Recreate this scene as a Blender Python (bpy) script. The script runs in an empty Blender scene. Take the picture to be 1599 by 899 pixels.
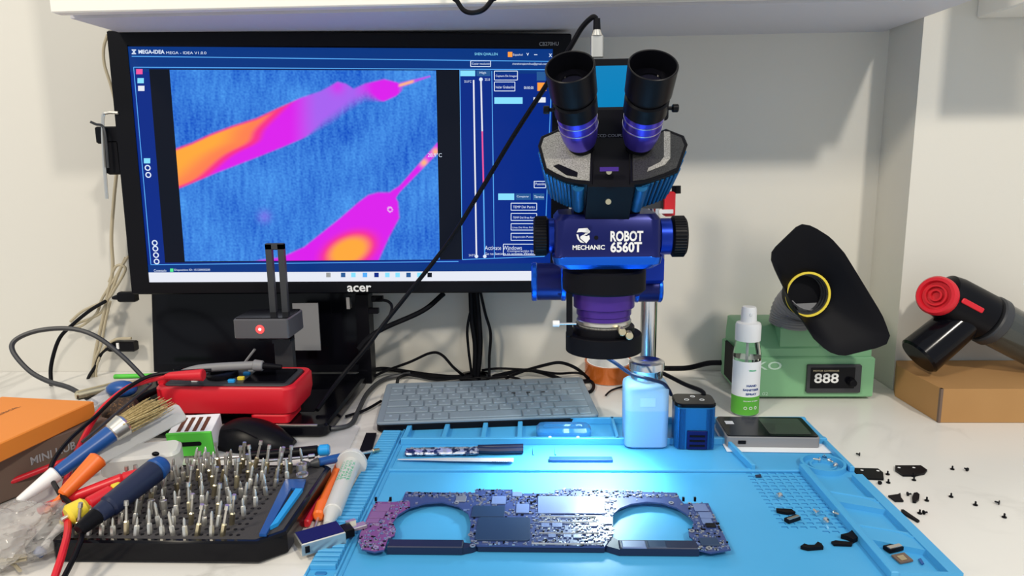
import bpy, bmesh, math, random
from mathutils import Matrix, Vector, noise
random.seed(7)
C = bpy.context.scene.collection
PI = math.pi
def R(a): return math.radians(a)
# ------------------------------------------------------------------ camera
W, H, F = 1599.0, 899.0, 1130.0
YAW, PITCH, ROLL, CH = R(2.3), R(10.45), R(-.77), .3512
fw = Vector((-math.sin(YAW)*math.cos(PITCH), math.cos(YAW)*math.cos(PITCH), -math.sin(PITCH)))
rt0 = Vector((math.cos(YAW), math.sin(YAW), 0)); up0 = rt0.cross(fw)
rt = rt0*math.cos(ROLL)+up0*math.sin(ROLL); up = rt.cross(fw)
EYE = Vector((0, 0, CH))
cd = bpy.data.cameras.new('camera'); cam = bpy.data.objects.new('camera', cd); C.objects.link(cam)
cd.sensor_width = 36; cd.lens = F/W*36; cd.clip_start = .02
m3 = Matrix((rt, up, -fw)).transposed()
cam.matrix_world = Matrix.Translation(EYE) @ m3.to_4x4()
bpy.context.scene.camera = cam
# ------------------------------------------------------------------ world, lamps, exposure
sc = bpy.context.scene
sc.view_settings.view_transform = 'Standard'; sc.view_settings.look = 'None'
sc.view_settings.exposure = 0.0; sc.view_settings.gamma = 1; sc.view_settings.use_curve_mapping = False
wd = bpy.data.worlds.new('room_light'); sc.world = wd; wd.use_nodes = True
wd.node_tree.nodes['Background'].inputs[0].default_value = (.86, .93, 1, 1)
wd.node_tree.nodes['Background'].inputs[1].default_value = .62
def area(name, loc, target, size, power, col, sy=None):
    l = bpy.data.lights.new(name, 'AREA'); l.energy = power; l.color = col; l.size = size
    if sy: l.shape = 'RECTANGLE'; l.size_y = sy
    o = bpy.data.objects.new(name, l); C.objects.link(o); o.location = loc
    o.rotation_euler = (Vector(target)-Vector(loc)).to_track_quat('-Z', 'Y').to_euler(); return o
area('ceiling_lamp', (1.05, -1.25, 2.1), (.1, .9, .2), .16, 40, (1, .93, .82))
area('ceiling_lamp', (-1.3, -.9, 1.9), (-.5, 1, .1), .30, 36, (1, .89, .72))

# ------------------------------------------------------------------ helpers
def ray(px, py): return fw + rt*((px-W/2)/F) - up*((py-H/2)/F)
def at(px, py, z=0.0):
    d = ray(px, py); return EYE + d*((z-CH)/d.z)
def aY(px, py, Y):
    d = ray(px, py); return EYE + d*(Y/d.y)
def aP(px, py, Q, n):
    d = ray(px, py); return EYE + d*((Q-EYE).dot(n)/d.dot(n))
def prj(P):
    d = P-EYE; z = d.dot(fw); return W/2+F*d.dot(rt)/z, H/2-F*d.dot(up)/z

MATS = {}
def mat(name, col, rough=.5, metal=0, emis=None, es=1, trans=0, alpha=1, noise_=None, bump=0, bscale=200, coat=0, ior=1.45):
    m = bpy.data.materials.new(name); m.use_nodes = True; nt = m.node_tree; b = nt.nodes['Principled BSDF']
    b.inputs['Base Color'].default_value = (*col, 1); b.inputs['Roughness'].default_value = rough
    b.inputs['Metallic'].default_value = metal; b.inputs['IOR'].default_value = ior
    b.inputs['Transmission Weight'].default_value = trans; b.inputs['Alpha'].default_value = alpha
    b.inputs['Coat Weight'].default_value = coat
    if emis: b.inputs['Emission Color'].default_value = (*emis, 1); b.inputs['Emission Strength'].default_value = es
    if noise_:
        sc_, c2, lo, hi = noise_
        tc = nt.nodes.new('ShaderNodeTexCoord'); n = nt.nodes.new('ShaderNodeTexNoise'); n.inputs['Scale'].default_value = sc_; n.inputs['Detail'].default_value = 6
        nt.links.new(tc.outputs['Object'], n.inputs['Vector'])
        r = nt.nodes.new('ShaderNodeValToRGB'); r.color_ramp.elements[0].position = lo; r.color_ramp.elements[1].position = hi
        r.color_ramp.elements[0].color = (*col, 1); r.color_ramp.elements[1].color = (*c2, 1)
        nt.links.new(n.outputs['Fac'], r.inputs['Fac']); nt.links.new(r.outputs['Color'], b.inputs['Base Color'])
    if bump:
        tc = nt.nodes.new('ShaderNodeTexCoord'); n = nt.nodes.new('ShaderNodeTexNoise'); n.inputs['Scale'].default_value = bscale
        nt.links.new(tc.outputs['Object'], n.inputs['Vector'])
        bp = nt.nodes.new('ShaderNodeBump'); bp.inputs['Strength'].default_value = bump; bp.inputs['Distance'].default_value = .002
        nt.links.new(n.outputs['Fac'], bp.inputs['Height']); nt.links.new(bp.outputs['Normal'], b.inputs['Normal'])
    MATS[name] = m; return m

def wm(o):
    m = o.matrix_basis.copy()
    while o.parent: o = o.parent; m = o.matrix_basis @ m
    return m
def catmull(pts, k=8):
    P = [Vector(p) for p in pts]
    if len(P) < 3: return P
    P = [P[0]*2-P[1]]+P+[P[-1]*2-P[-2]]; out = []
    for i in range(1, len(P)-2):
        a, b, c, d = P[i-1:i+3]
        for j in range(k):
            t = j/k; out.append(.5*((2*b)+(c-a)*t+(2*a-5*b+4*c-d)*t*t+(3*b-a-3*c+d)*t**3))
    out.append(P[-2]); return out
class G:
    """collects shapes (in the frame m) and links them as one mesh object"""
    def __init__(s, m=None): s.bm = bmesh.new(); s.m = m or Matrix()
    def v(s, p): return s.bm.verts.new(s.m @ Vector(p))
    def loft(s, rings, caps=True, closed=True, mi=0):
        rs = [[s.v(p) for p in r] for r in rings]; n = len(rs[0]); fs = []
        for a, b in zip(rs, rs[1:]):
            for i in range(n if closed else n-1):
                j = (i+1) % n; fs.append(s.bm.faces.new((a[i], a[j], b[j], b[i])))
        if caps: fs.append(s.bm.faces.new(rs[0][::-1])); fs.append(s.bm.faces.new(rs[-1]))
        for f in fs: f.material_index = mi
        return s
    def prism(s, poly, z0, z1, b=0):
        p = [(x, y) for x, y in poly]
        s.loft([[(x, y, z0) for x, y in p], [(x, y, z1) for x, y in p]]); return s
    def quad(s, a, b, c, d): s.bm.faces.new([s.v(p) for p in (a, b, c, d)]); return s
    def box(s, c, d, rz=0, b=0):
        x, y, z = [k/2 for k in d]; q = Matrix.Translation(c) @ Matrix.Rotation(rz, 4, 'Z'); rings = []
        lv = [(-z, b), (-z+b, 0), (z-b, 0), (z, b)] if b else [(-z, 0), (z, 0)]
        for zz, i in lv: rings.append([q @ Vector((sx*(x-i), sy*(y-i), zz)) for sx, sy in ((-1, -1), (1, -1), (1, 1), (-1, 1))])
        return s.loft(rings)
    def rbox(s, c, d, r, b=.001, rz=0, n=5, top=None):
        q = Matrix.Translation(c) @ Matrix.Rotation(rz, 4, 'Z'); x, y, z = [k/2 for k in d]; rings = []
        for zz, i, sc2 in [(-z, b, 1), (-z+b, 0, 1), (z-b, 0, top or 1), (z, b, top or 1)]:
            rings.append([q @ Vector((px, py, zz)) for px, py in rrect((x-i)*sc2, (y-i)*sc2, max(r-i, 1e-5), n)])
        return s.loft(rings)
    def lathe(s, prof, o=(0, 0, 0), ax=(0, 0, 1), n=32, sx=1, sy=1, caps=True):
        o = Vector(o); a = Vector(ax).normalized(); q = a.to_track_quat('Z', 'Y').to_matrix()
        return s.loft([[o + q @ Vector((r*sx*math.cos(2*PI*i/n), r*sy*math.sin(2*PI*i/n), z)) for i in range(n)] for r, z in prof], caps)
    def cyl(s, p0, p1, r0, r1=None, n=24, b=0):
        p0, p1 = Vector(p0), Vector(p1); L = (p1-p0).length; r1 = r0 if r1 is None else r1
        pr = [(r0-b, 0), (r0, b), (r1, L-b), (r1-b, L)] if b else [(r0, 0), (r1, L)]
        return s.lathe(pr, p0, p1-p0, n)
    def tube(s, pts, r, n=8, k=8, sm=True):
        P = catmull(pts, k) if sm else [Vector(p) for p in pts]; rings = []; N = Vector((.3, .2, 1)).normalized()
        for i, p in enumerate(P):
            t = (P[min(i+1, len(P)-1)]-P[max(i-1, 0)]).normalized(); N = (N-t*N.dot(t))
            if N.length < 1e-4: N = t.orthogonal()
            N.normalize(); B = t.cross(N)
            rr = r(i/(len(P)-1)) if callable(r) else r
            rings.append([p+(N*math.cos(2*PI*j/n)+B*math.sin(2*PI*j/n))*rr for j in range(n)])
        return s.loft(rings)
    def ball(s, c, r, n=16, sc3=(1, 1, 1)):
        c = Vector(c); s.loft([[c+Vector((math.cos(2*PI*i/n)*math.sin(PI*k/10)*r*sc3[0], math.sin(2*PI*i/n)*math.sin(PI*k/10)*r*sc3[1], -math.cos(PI*k/10)*r*sc3[2])) for i in range(n)] for k in (.1, 1, 2, 3, 4, 5, 6, 7, 8, 9, 9.9)]); return s
    def ring(s, c, ro, ri, h, ax=(0, 0, 1), n=40):
        o = Vector(c); q = Vector(ax).normalized().to_track_quat('Z', 'Y').to_matrix()
        return s.loft([[o+q @ Vector((r*math.cos(2*PI*i/n), r*math.sin(2*PI*i/n), z)) for i in range(n)] for r, z in ((ri, 0), (ro, 0), (ro, h), (ri, h), (ri, 0))], False)
    def out(s, name, m, parent=None, smooth=True, ang=35, label=None):
        me = bpy.data.meshes.new(name)
        if parent is not None: bmesh.ops.transform(s.bm, matrix=wm(parent).inverted(), verts=s.bm.verts)
        bmesh.ops.recalc_face_normals(s.bm, faces=s.bm.faces)
        s.bm.to_mesh(me); s.bm.free()
        for k in (m if isinstance(m, (list, tuple)) else [m]): me.materials.append(MATS[k] if isinstance(k, str) else k)
        if smooth:
            me.polygons.foreach_set('use_smooth', [True]*len(me.polygons)); me.set_sharp_from_angle(angle=R(ang))
        o = bpy.data.objects.new(name, me); C.objects.link(o); o.parent = parent
        if label: o['label'] = label
        return o
def rrect(x, y, r, n=5):
    out = []
    for cx, cy, a0 in ((x-r, y-r, 0), (-x+r, y-r, 90), (-x+r, -y+r, 180), (x-r, -y+r, 270)):
        for i in range(n+1): a = R(a0+90*i/n); out.append((cx+r*math.cos(a), cy+r*math.sin(a)))
    return out
def thing(name, label, cat, loc=(0, 0, 0), rz=0, group=None, m=None):
    o = bpy.data.objects.new(name, None); C.objects.link(o); o.empty_display_size = .01
    if m is not None: o.matrix_basis = m
    else: o.location = loc; o.rotation_euler = (0, 0, rz)
    return tag(o, label, cat, group)
def tag(o, label, cat, group=None, kind=None):
    o['label'] = label; o['category'] = cat
    if group: o['group'] = group
    if kind: o['kind'] = kind
    return o
def struct(name, g, m, parent=None, **k):
    o = g.out(name, m, parent, **k)
    if parent is None: o['kind'] = 'structure'
    return o
def dup(root, m, label=None):
    r = root.copy(); C.objects.link(r); r.matrix_basis = m
    if label: r['label'] = label
    for ch in list(root.children):
        c = ch.copy(); C.objects.link(c); c.parent = r
    return r
def T(*p): return Matrix.Translation(Vector(p[0]) if len(p) == 1 else Vector(p))
def RX(a): return Matrix.Rotation(R(a), 4, 'X')
def RY(a): return Matrix.Rotation(R(a), 4, 'Y')
def RZ(a): return Matrix.Rotation(R(a), 4, 'Z')
def frame(o, x, y):
    x = Vector(x).normalized(); z = x.cross(Vector(y)).normalized(); y = z.cross(x)
    m = Matrix((x, y, z)).transposed().to_4x4(); m.translation = Vector(o); return m
def text(s, m, w, h, material, parent, name='lettering', bold=0, ext=.00015, align='L', label=None):
    """letters in the xy plane of frame m, w wide and h high"""
    cu = bpy.data.curves.new('t', 'FONT'); cu.body = s; cu.size = 1; cu.offset = bold; cu.extrude = 0; cu.resolution_u = 3
    o = bpy.data.objects.new('t', cu); me = bpy.data.meshes.new_from_object(o)
    bpy.data.objects.remove(o); bpy.data.curves.remove(cu)
    xs = [v.co.x for v in me.vertices]; ys = [v.co.y for v in me.vertices]
    x0, x1, y0, y1 = min(xs), max(xs), min(ys), max(ys)
    sx = w/(x1-x0) if w else h/(y1-y0); sy = h/(y1-y0)
    off = {'L': 0, 'C': -.5, 'R': -1}[align]*(x1-x0)
    inv = wm(parent).inverted() @ m
    for v in me.vertices: v.co = inv @ Vector(((v.co.x-x0+off)*sx, (v.co.y-y0)*sy, ext))
    me.name = name; me.materials.append(MATS[material]); ob = bpy.data.objects.new(name, me); C.objects.link(ob); ob.parent = parent
    if label: ob['label'] = label
    return ob
def FRONT(o): return T(o) @ RX(90)        # xy plane facing the camera side (-Y)
def cable(name, label, pts, r, m, group=None, n=8):
    g = G(); g.tube(pts, r, n); o = g.out(name, m); tag(o, label, 'cable', group); return o

# ------------------------------------------------------------------ materials
mat('wall_paint', (.66, .64, .585), .85, bump=.12, bscale=60)
mat('shelf_white', (.60, .59, .64), .6)
mat('white_front', (.80, .77, .71), .5)
mat('black_gloss', (.003, .003, .005), .14); mat('black', (.004, .004, .006), .36); mat('rubber', (.003, .003, .005), .55)
for k_ in ('black', 'rubber'): MATS[k_].node_tree.nodes['Principled BSDF'].inputs['Specular IOR Level'].default_value = .16
MATS['black_gloss'].node_tree.nodes['Principled BSDF'].inputs['Specular IOR Level'].default_value = .22
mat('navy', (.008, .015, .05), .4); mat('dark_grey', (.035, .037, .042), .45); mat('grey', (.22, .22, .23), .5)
mat('camera_grey', (.085, .085, .095), .38); mat('foam', (.045, .042, .045), .95, bump=.3, bscale=900)
mat('chrome', (.75, .75, .76), .18, 1); mat('steel', (.68, .66, .61), .30, .9); mat('bright_steel', (.78, .80, .84), .38, .35); mat('brass', (.70, .62, .42), .3, 1)
mat('white', (.80, .80, .80), .4); mat('cream_cable', (.46, .40, .28), .5); mat('red', (.62, .012, .022), .35); mat('bright_red', (.62, .012, .025), .38)
mat('orange', (.85, .16, .02), .4); mat('orange_card', (.80, .25, .03), .55); mat('yellow', (.80, .62, .05), .4)
mat('green_card', (.10, .62, .06), .5); mat('blue_plastic', (.012, .08, .30), .35); mat('sky_blue', (.02, .32, .75), .3)
mat('mat_blue', (.060, .34, .64), .42, noise_=(6, (.075, .38, .70), .3, .7)); mat('mat_dark', (.015, .16, .42), .5)
mat('bar_blue', (.006, .05, .17), .5); mat('kb_cover', (.20, .25, .30), .42, bump=.1, bscale=90); mat('kb_print', (.30, .37, .44), .5)
mat('anod_blue', (.01, .04, .38), .28, .75); mat('anod_dark', (.006, .010, .11), .32, .5); mat('anod_bright', (.01, .13, .75), .25, .8)
mat('anod_violet', (.10, .07, .62), .28, .8); mat('purple', (.075, .03, .28), .3, .55)
mat('cube_blue', (.015, .16, .42), .3, .5); mat('cube_rib', (.01, .09, .28), .35, .5); mat('teal_rib', (.015, .14, .34), .3, .55)
mat('tan_card', (.38, .20, .07), .8, noise_=(9, (.42, .23, .085), .3, .7)); mat('brown_card', (.15, .10, .075), .7)
mat('kapton', (.55, .13, .02), .2, .3, coat=.4); mat('mint', (.20, .43, .23), .38); mat('mint_dark', (.13, .30, .17), .45)
mat('bristle', (.60, .47, .22), .8, noise_=(300, (.34, .25, .10), .35, .65)); mat('brush_brown', (.05, .03, .02), .8, noise_=(400, (.3, .15, .06), .55, .7))
mat('glass', (.9, .95, .95), .04, 0, trans=1, ior=1.2); mat('clear_plastic', (.85, .86, .9), .15, 0, alpha=.35)
mat('lens', (.01, .01, .02), .03, 0, coat=1)
mat('milk_blue', (.20, .40, .68), .4, alpha=.95); mat('milk_top', (.29, .48, .70), .4, alpha=.88); mat('faint_label', (.33, .52, .74), .4)
mat('translucent', (.72, .72, .70), .3, alpha=.75); mat('pcb', (.035, .06, .19), .35); mat('pcb_violet', (.17, .06, .22), .4)
mat('chip', (.13, .19, .38), .3); mat('chip_dark', (.015, .04, .10), .35); mat('solder', (.55, .58, .62), .3, .8); mat('chip_violet', (.20, .10, .26), .35)
mat('led_red', (1, .1, .1), .4, emis=(1, .02, .02), es=1.6); mat('led_hot', (1, .8, .8), .4, emis=(1, .55, .5), es=3)
mat('silver_and_sheen', (.45, .44, .40), .5, .3, noise_=(900, (.16, .155, .14), .35, .7)); mat('panel_unlit', (.06, .06, .06), .4, .4, noise_=(900, (.02, .02, .02), .35, .7))  # housing-top reflection is in these colours, bright and dark; silver also coats a ring
mat('label_white', (.82, .83, .86), .5); mat('label_green', (.10, .42, .04), .5); mat('label_blue', (.02, .06, .25), .5)
mat('print_grey', (.35, .36, .38), .5); mat('print_white', (.78, .78, .78), .5); mat('print_dark', (.12, .04, .02), .6); mat('print_green', (.02, .45, .2), .5); mat('print_mint', (.55, .75, .60), .5)
mat('smoked', (.05, .055, .05), .12, 0, alpha=.86, coat=.5)
def emat(name, c, s=1):
    m = mat(name, (0, 0, 0), .3, emis=c, es=s); m.node_tree.nodes['Principled BSDF'].inputs['Specular IOR Level'].default_value = .2; return m
emat('scr_navy', (.0, .022, .24)); emat('scr_top', (.0, .035, .22)); emat('scr_black', (.002, .004, .012)); emat('scr_line', (.10, .42, .95))
emat('scr_white', (.80, .83, .92), 1.0); emat('scr_text', (.75, .85, 1)); emat('scr_cyan', (.25, .75, 1)); emat('scr_slate', (.02, .10, .30)); emat('scr_orange', (1, .35, .05)); emat('scr_pink', (.9, .1, .35)); emat('scr_green', (.1, .9, .3))
emat('tablet_blue', (.0, .22, .50)); emat('ring_led', (.62, .93, 1), 30)

# marble with soft grey veins
m = mat('marble', (.74, .72, .68), .22); nt = m.node_tree; b = nt.nodes['Principled BSDF']
tc = nt.nodes.new('ShaderNodeTexCoord'); n1 = nt.nodes.new('ShaderNodeTexNoise'); n1.inputs['Scale'].default_value = 3.1; n1.inputs['Detail'].default_value = 9; n1.inputs['Distortion'].default_value = 1.2
r1 = nt.nodes.new('ShaderNodeValToRGB'); e = r1.color_ramp.elements
e[0].position = .47; e[0].color = (.74, .72, .68, 1); e[1].position = .53; e[1].color = (.74, .72, .68, 1); k = e.new(.50); k.color = (.40, .385, .36, 1)
n2 = nt.nodes.new('ShaderNodeTexNoise'); n2.inputs['Scale'].default_value = 2.0; n2.inputs['Detail'].default_value = 4
r2 = nt.nodes.new('ShaderNodeValToRGB'); r2.color_ramp.elements[0].position = .40; r2.color_ramp.elements[1].position = .66
mx = nt.nodes.new('ShaderNodeMix'); mx.data_type = 'RGBA'
nt.links.new(tc.outputs['Object'], n1.inputs['Vector']); nt.links.new(tc.outputs['Object'], n2.inputs['Vector'])
nt.links.new(n1.outputs['Fac'], r1.inputs['Fac']); nt.links.new(n2.outputs['Fac'], r2.inputs['Fac'])
nt.links.new(r2.outputs['Color'], mx.inputs['Factor']); mx.inputs['A'].default_value = (.74, .72, .68, 1); nt.links.new(r1.outputs['Color'], mx.inputs['B'])
nt.links.new(mx.outputs['Result'], b.inputs['Base Color'])

# ------------------------------------------------------------------ the room
YW = 1.148; YC = 1.05; SHZ = .5235
struct('floor', G().box((0, .1, -.77), (4.4, 2.6, .04)), 'shelf_white')
struct('wall_back', G().box((-.4, YW+.05, .3), (3.0, .1, 2.1)), 'wall_paint')
xc = at(1394, 609).x
struct('wall_right', G().box((xc+.45, (YC+YW+.1)/2, .3), (.9, YW+.1-YC, 2.1)), 'wall_paint')
x0 = at(80, 20, SHZ).x; x1 = at(1495, 0, SHZ).x
cab = thing('wall_cabinet', 'long white wall cabinet above the desk seen from below', 'cabinet', (0, YW, SHZ))
G().box(((x0+xc-.001)/2-.004, .9+(YW-.9)/2+.009, SHZ+.009), (xc-.001-x0-.008, YW-.9-.018, .018)).out('bottom_board', 'shelf_white', cab, False)
G().box(((x0+x1)/2, .891, SHZ+.20), (x1-x0, .018, .40), b=.0015).out('front_board', 'white_front', cab, False)
G().box((x0+.009, (.9+YW)/2, SHZ+.20), (.018, YW-.901, .38)).out('side_board', 'white_front', cab, False)
p = at(1556, 19, SHZ+.0)
cb2 = G().box((p.x+.15, .96, SHZ+.19), (.3, .178, .38), b=.002).out('wall_cupboard', 'white_front'); tag(cb2, 'white wall cupboard at the top right corner, right of the long cabinet', 'cupboard')
dk = thing('desk', 'white marble-look desk top running along the wall', 'desk', (0, 1.0, -.75))
G().prism([(-1.15, .093), (1.05, .093), (1.05, YC-.001), (xc-.001, YC-.001), (xc-.001, YW-.001), (-1.15, YW-.001)], -.03, 0).out('desk_top', 'marble', dk, False)
for sx in (-1.1, 1.0): G().box((sx, .6, -.39), (.03, .9, .72)).out('side_panel', 'white_front', dk, False)

# ------------------------------------------------------------------ monitor
MM = T(-.277, 1.045, .3352) @ RZ(4) @ RX(.1) @ RY(.83)
MI = MM.inverted(); SN = (MM.to_3x3() @ Vector((0, -1, 0)))
def scr(px, py, d=0):
    q = MI @ aP(px, py, MM.translation, SN); return Vector((q.x, -d, q.z))
mon = thing('computer_monitor', 'large black computer monitor showing a thermal camera picture', 'monitor', m=MM)
tl = scr(203, 72); br = scr(846, 431.5); bl = scr(234, 446)
sx0, sx1, sz0, sz1 = -.2945, .2945, -.1655, .1655
bx0, bx1, bz0, bz1 = sx0-.026, sx1+.026, sz0-.018, sz1+.021
g = G(MM)
g.box(((bx0+bx1)/2, .015, (sz1+bz1)/2), (bx1-bx0, .034, bz1-sz1), b=.002); g.box(((bx0+bx1)/2, .015, (sz0+bz0)/2), (bx1-bx0, .034, sz0-bz0), b=.002)
g.box(((bx0+sx0)/2, .015, 0), (sx0-bx0, .034, sz1-sz0+.004)); g.box(((bx1+sx1)/2, .015, 0), (bx1-sx1, .034, sz1-sz0+.004))
g.out('bezel', 'black', mon)
G(MM).box(((bx0+bx1)/2, .022, 0), (bx1-bx0-.01, .02, bz1-bz0-.01)).out('back_cover', 'black', mon)
g = G(MM); g.rbox((.03, .05, 0), (.1, .04, .1), .004); g.out('wall_mount', 'dark_grey', mon)
g = G(MM); g.quad((sx0, -.0002, sz0), (sx1, -.0002, sz0), (sx1, -.0002, sz1), (sx0, -.0002, sz1)); scn = g.out('screen', 'scr_navy', mon, False)
def srect(x0, y0, x1, y1, name, m, d=.0004, parent=None):
    g = G(MM); g.quad(scr(x0, y0, d), scr(x1, y0, d), scr(x1, y1, d), scr(x0, y1, d)); return g.out(name, m, parent or scn, False)
def sline(a, b, w=.0006, d=.0006, g=None):
    A, B = scr(*a, d), scr(*b, d); t = (B-A).normalized(); n = Vector((-t.z, 0, t.x))*w; g.quad(A-n, B-n, B+n, A+n)
def sframe(g, x0, y0, x1, y1, w=.0005):
    sline((x0, y0), (x1, y0), w, .0007, g); sline((x1, y0), (x1, y1), w, .0007, g); sline((x1, y1), (x0, y1), w, .0007, g); sline((x0, y1), (x0, y0), w, .0007, g)
def stext(s, px, py, wpx, hpx, m='scr_text', bold=0):
    p = MM @ scr(px, py, .0009); k = (p-EYE).dot(fw)/F
    return text(s, T(p) @ MM.to_3x3().to_4x4() @ RX(90), wpx*k, hpx*k, m, scn, 'screen_text', bold, 0)
# title strip, side strip, taskbar (local frame of the panel)
def lrect(x0, z0, x1, z1, name, m, d): G(MM).quad((x0, -d, z0), (x1, -d, z0), (x1, -d, z1), (x0, -d, z1)).out(name, m, scn, False)
lrect(sx0, .132, sx1, sz1, 'title_strip', 'scr_top', .0003)
lrect(sx0, sz0, sx1, sz0+.0145, 'taskbar', 'scr_white', .0003)
lrect(sx0, sz0+.0145, sx1, sz0+.026, 'status_strip', 'scr_top', .0003)
zt, zb = .1335, sz0+.029
bx = [scr(232+0, 105).x, scr(700, 105).x]
g = G(MM); P = [scr(p[0], p[1], .0005) for p in ((233, 108), (718, 109), (722, 405), (258, 410))]; g.quad(*P); g.out('picture_margin', 'scr_black', scn, False)
g = G(MM)
for a, b_ in (((206, 88), (866, 96)), ((209, 105), (862, 109)), ((209, 105), (236, 413)), ((236, 413), (716, 408)), ((718, 109), (722, 405)), ((768, 111), (772, 403)), ((722, 405), (850, 400)), ((862, 109), (850, 400))): sline(a, b_, .00055, .0007, g)
g.out('screen_lines', 'scr_line', scn, False)
stext('MEGA-IDEA', 217, 84, 40, 6, bold=.03); stext('MEGA - IDEA V1.0.0', 260, 84.5, 62, 4); stext('Español', 801, 88, 15, 4); stext('x', 857, 89, 5, 5)
g = G(MM); sline((206, 78), (213, 78), .0006, .0008, g); sline((206, 84), (213, 84), .0006, .0008, g); sline((207, 78), (212, 84), .0006, .0008, g); sline((212, 78), (207, 84), .0006, .0008, g); g.out('screen_mark', 'scr_text', scn, False)
srect(793, 81, 800, 89, 'orange_icon', 'scr_orange'); stext('SHEN QHALLEN', 741, 87, 36, 4.5, 'scr_cyan')
stext('shenzhenqianmihua@gmail.com', 800, 102, 54, 4); stext('-', 834, 86, 5, 1); stext('v', 822, 87, 4, 4)
for f_ in ((735, 95, 766, 104), (772, 111, 808, 125), (772, 128, 804, 142), (798, 317, 838, 328), (798, 333, 838, 344), (798, 349, 836, 359), (798, 364, 836, 375), (834, 283, 852, 293), (786, 381, 852, 398)): g = G(MM); sframe(g, *f_); g.out('button_frame', 'scr_text', scn, False)
for s_, x_, y_, w_ in (('Copiar resolución', 737, 102, 28), ('Captura De Imagen', 774, 121, 33), ('Iniciar Grabación', 774, 138, 29), ('TEMP Del Punto', 801, 325, 34), ('TEMP Del Área Rect', 801, 341, 34), ('Línea Del Área Polig', 800, 357, 34), ('Inspección Punto', 801, 372, 32), ('Posición', 836, 289, 15), ('Comparación Imagen', 792, 394, 54), ('00:00:00', 818, 139, 15), ('High', 749, 116, 10)): stext(s_, x_, y_, w_, 4)
srect(719, 110, 742, 119, 'low_button', 'scr_cyan', .0008); srect(744, 110, 766, 119, 'high_button', 'scr_slate', .0008)
srect(772, 152, 816, 162, 'cyan_button', 'scr_cyan', .0008); srect(778, 302, 803, 312, 'cyan_tab', 'scr_cyan', .0008); srect(805, 302, 829, 312, 'slate_tab', 'scr_slate', .0008); srect(832, 302, 850, 312, 'slate_tab', 'scr_slate', .0008)
srect(833, 152, 852, 160, 'white_field', 'scr_white', .0008); srect(838, 112, 852, 126, 'slate_tab', 'scr_slate', .0008); srect(839, 129, 853, 142, 'palette_icon', 'scr_orange', .0008)
stext('Comparar', 807, 309, 19, 4); stext('Térmica', 834, 309, 15, 4)
stext('Activate Windows', 757, 390, 58, 6.5); stext('Go to Settings to activate Windows.', 757, 399, 84, 5)
stext('25.0', 757, 126, 8, 3.5); stext('25.0°C', 725, 129, 11, 3.5); stext('24.0°C', 732, 400, 10, 3.5); stext('28.9°C', 668, 245, 22, 6)
g = G(MM); sline((739.5, 125), (744, 399), .0011, .0008, g); g.out('white_slider', 'scr_white', scn, False)
g = G(MM); sline((751, 124), (753, 205), .0011, .0008, g); g.out('slider_top', 'scr_white', scn, False)
g = G(MM); sline((753, 205), (755, 290), .0011, .0008, g); g.out('slider_middle', 'scr_pink', scn, False)
g = G(MM); sline((755, 290), (757, 399), .0009, .0008, g); g.out('slider_low', 'scr_line', scn, False)
for q in ((751, 124), (744, 400), (757, 400)):
    p = MM @ scr(*q, .0009); G().lathe([(.0001, 0), (.0026, .0001)], p, -SN*-1, 16).out('slider_knob', 'scr_text', scn, False)
for i, (x_, y_, m_) in enumerate(((218, 112, 'scr_pink'), (220, 126, 'scr_cyan'), (221, 138, 'scr_white'), (230, 251, 'scr_cyan'), (231, 262, 'scr_text'), (232, 273, 'scr_text'), (242, 379, 'scr_text'), (243, 388, 'scr_text'), (244, 398, 'scr_text'), (245, 408, 'scr_text'))):
    if i < 4: srect(x_-5, y_-4, x_+5, y_+4, 'tool_icon', m_, .0008)
    else:
        g = G(); p = MM @ scr(x_, y_, .0008); g.ring(p, .0042, .0026, .0001, SN, 16); g.out('tool_icon', m_, scn, False)
for i, x_ in enumerate((513, 536, 552, 570, 588, 605, 621, 638, 655, 671)):
    srect(x_-3.5, 425.5, x_+3.5, 432.5, 'task_icon', ('print_grey', 'scr_slate', 'scr_cyan', 'scr_line', 'scr_navy', 'scr_cyan', 'scr_cyan', 'scr_slate', 'scr_cyan', 'scr_black')[i], .0008)
stext('Conectado', 241, 424, 19, 4); srect(266, 419, 271, 424, 'green_dot', 'scr_green', .0008); stext('Dispositivo ID: 15120000200', 273, 423.5, 55, 4)
text('acer', FRONT(MM @ Vector((scr(543, 455).x, -.0026, scr(543, 455).z))), .036, .0095, 'print_white', mon, 'logo', .02)
text('CB270HU', FRONT(MM @ Vector((scr(842, 72).x, -.0026, scr(842, 72).z))), .027, .005, 'print_grey', mon, 'model_lettering')
# thermal picture: a grid with procedural vertex colours
def smooth(a, b, x): t = max(0, min(1, (x-a)/(b-a))); return t*t*(3-2*t)
def interp(pts, x):
    if x <= pts[0][0]: return pts[0][1]
    for (a, b), (c, d) in zip(pts, pts[1:]):
        if x <= c: return b+(d-b)*(x-a)/(c-a)
    return pts[-1][1]
UP1 = [(262, 236), (300, 222), (330, 208), (365, 195), (400, 184), (430, 170), (470, 152), (500, 142), (515, 134), (527, 127), (540, 130), (552, 138), (570, 130), (600, 123), (620, 128), (630, 136)]
LO1 = [(262, 300), (285, 292), (340, 269), (400, 246), (440, 230), (480, 213), (520, 194), (545, 175), (570, 160), (600, 158), (618, 150), (630, 140)]
UL2 = [(385, 412), (405, 405), (440, 400), (475, 384), (500, 364), (530, 340), (560, 314), (575, 303), (590, 299), (612, 299), (624, 312), (640, 420)]
RE2 = [(298, 612), (315, 622), (340, 624), (370, 608), (410, 590)]
def mix(a, b, t): return tuple(x+(y-x)*t for x, y in zip(a, b))
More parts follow.
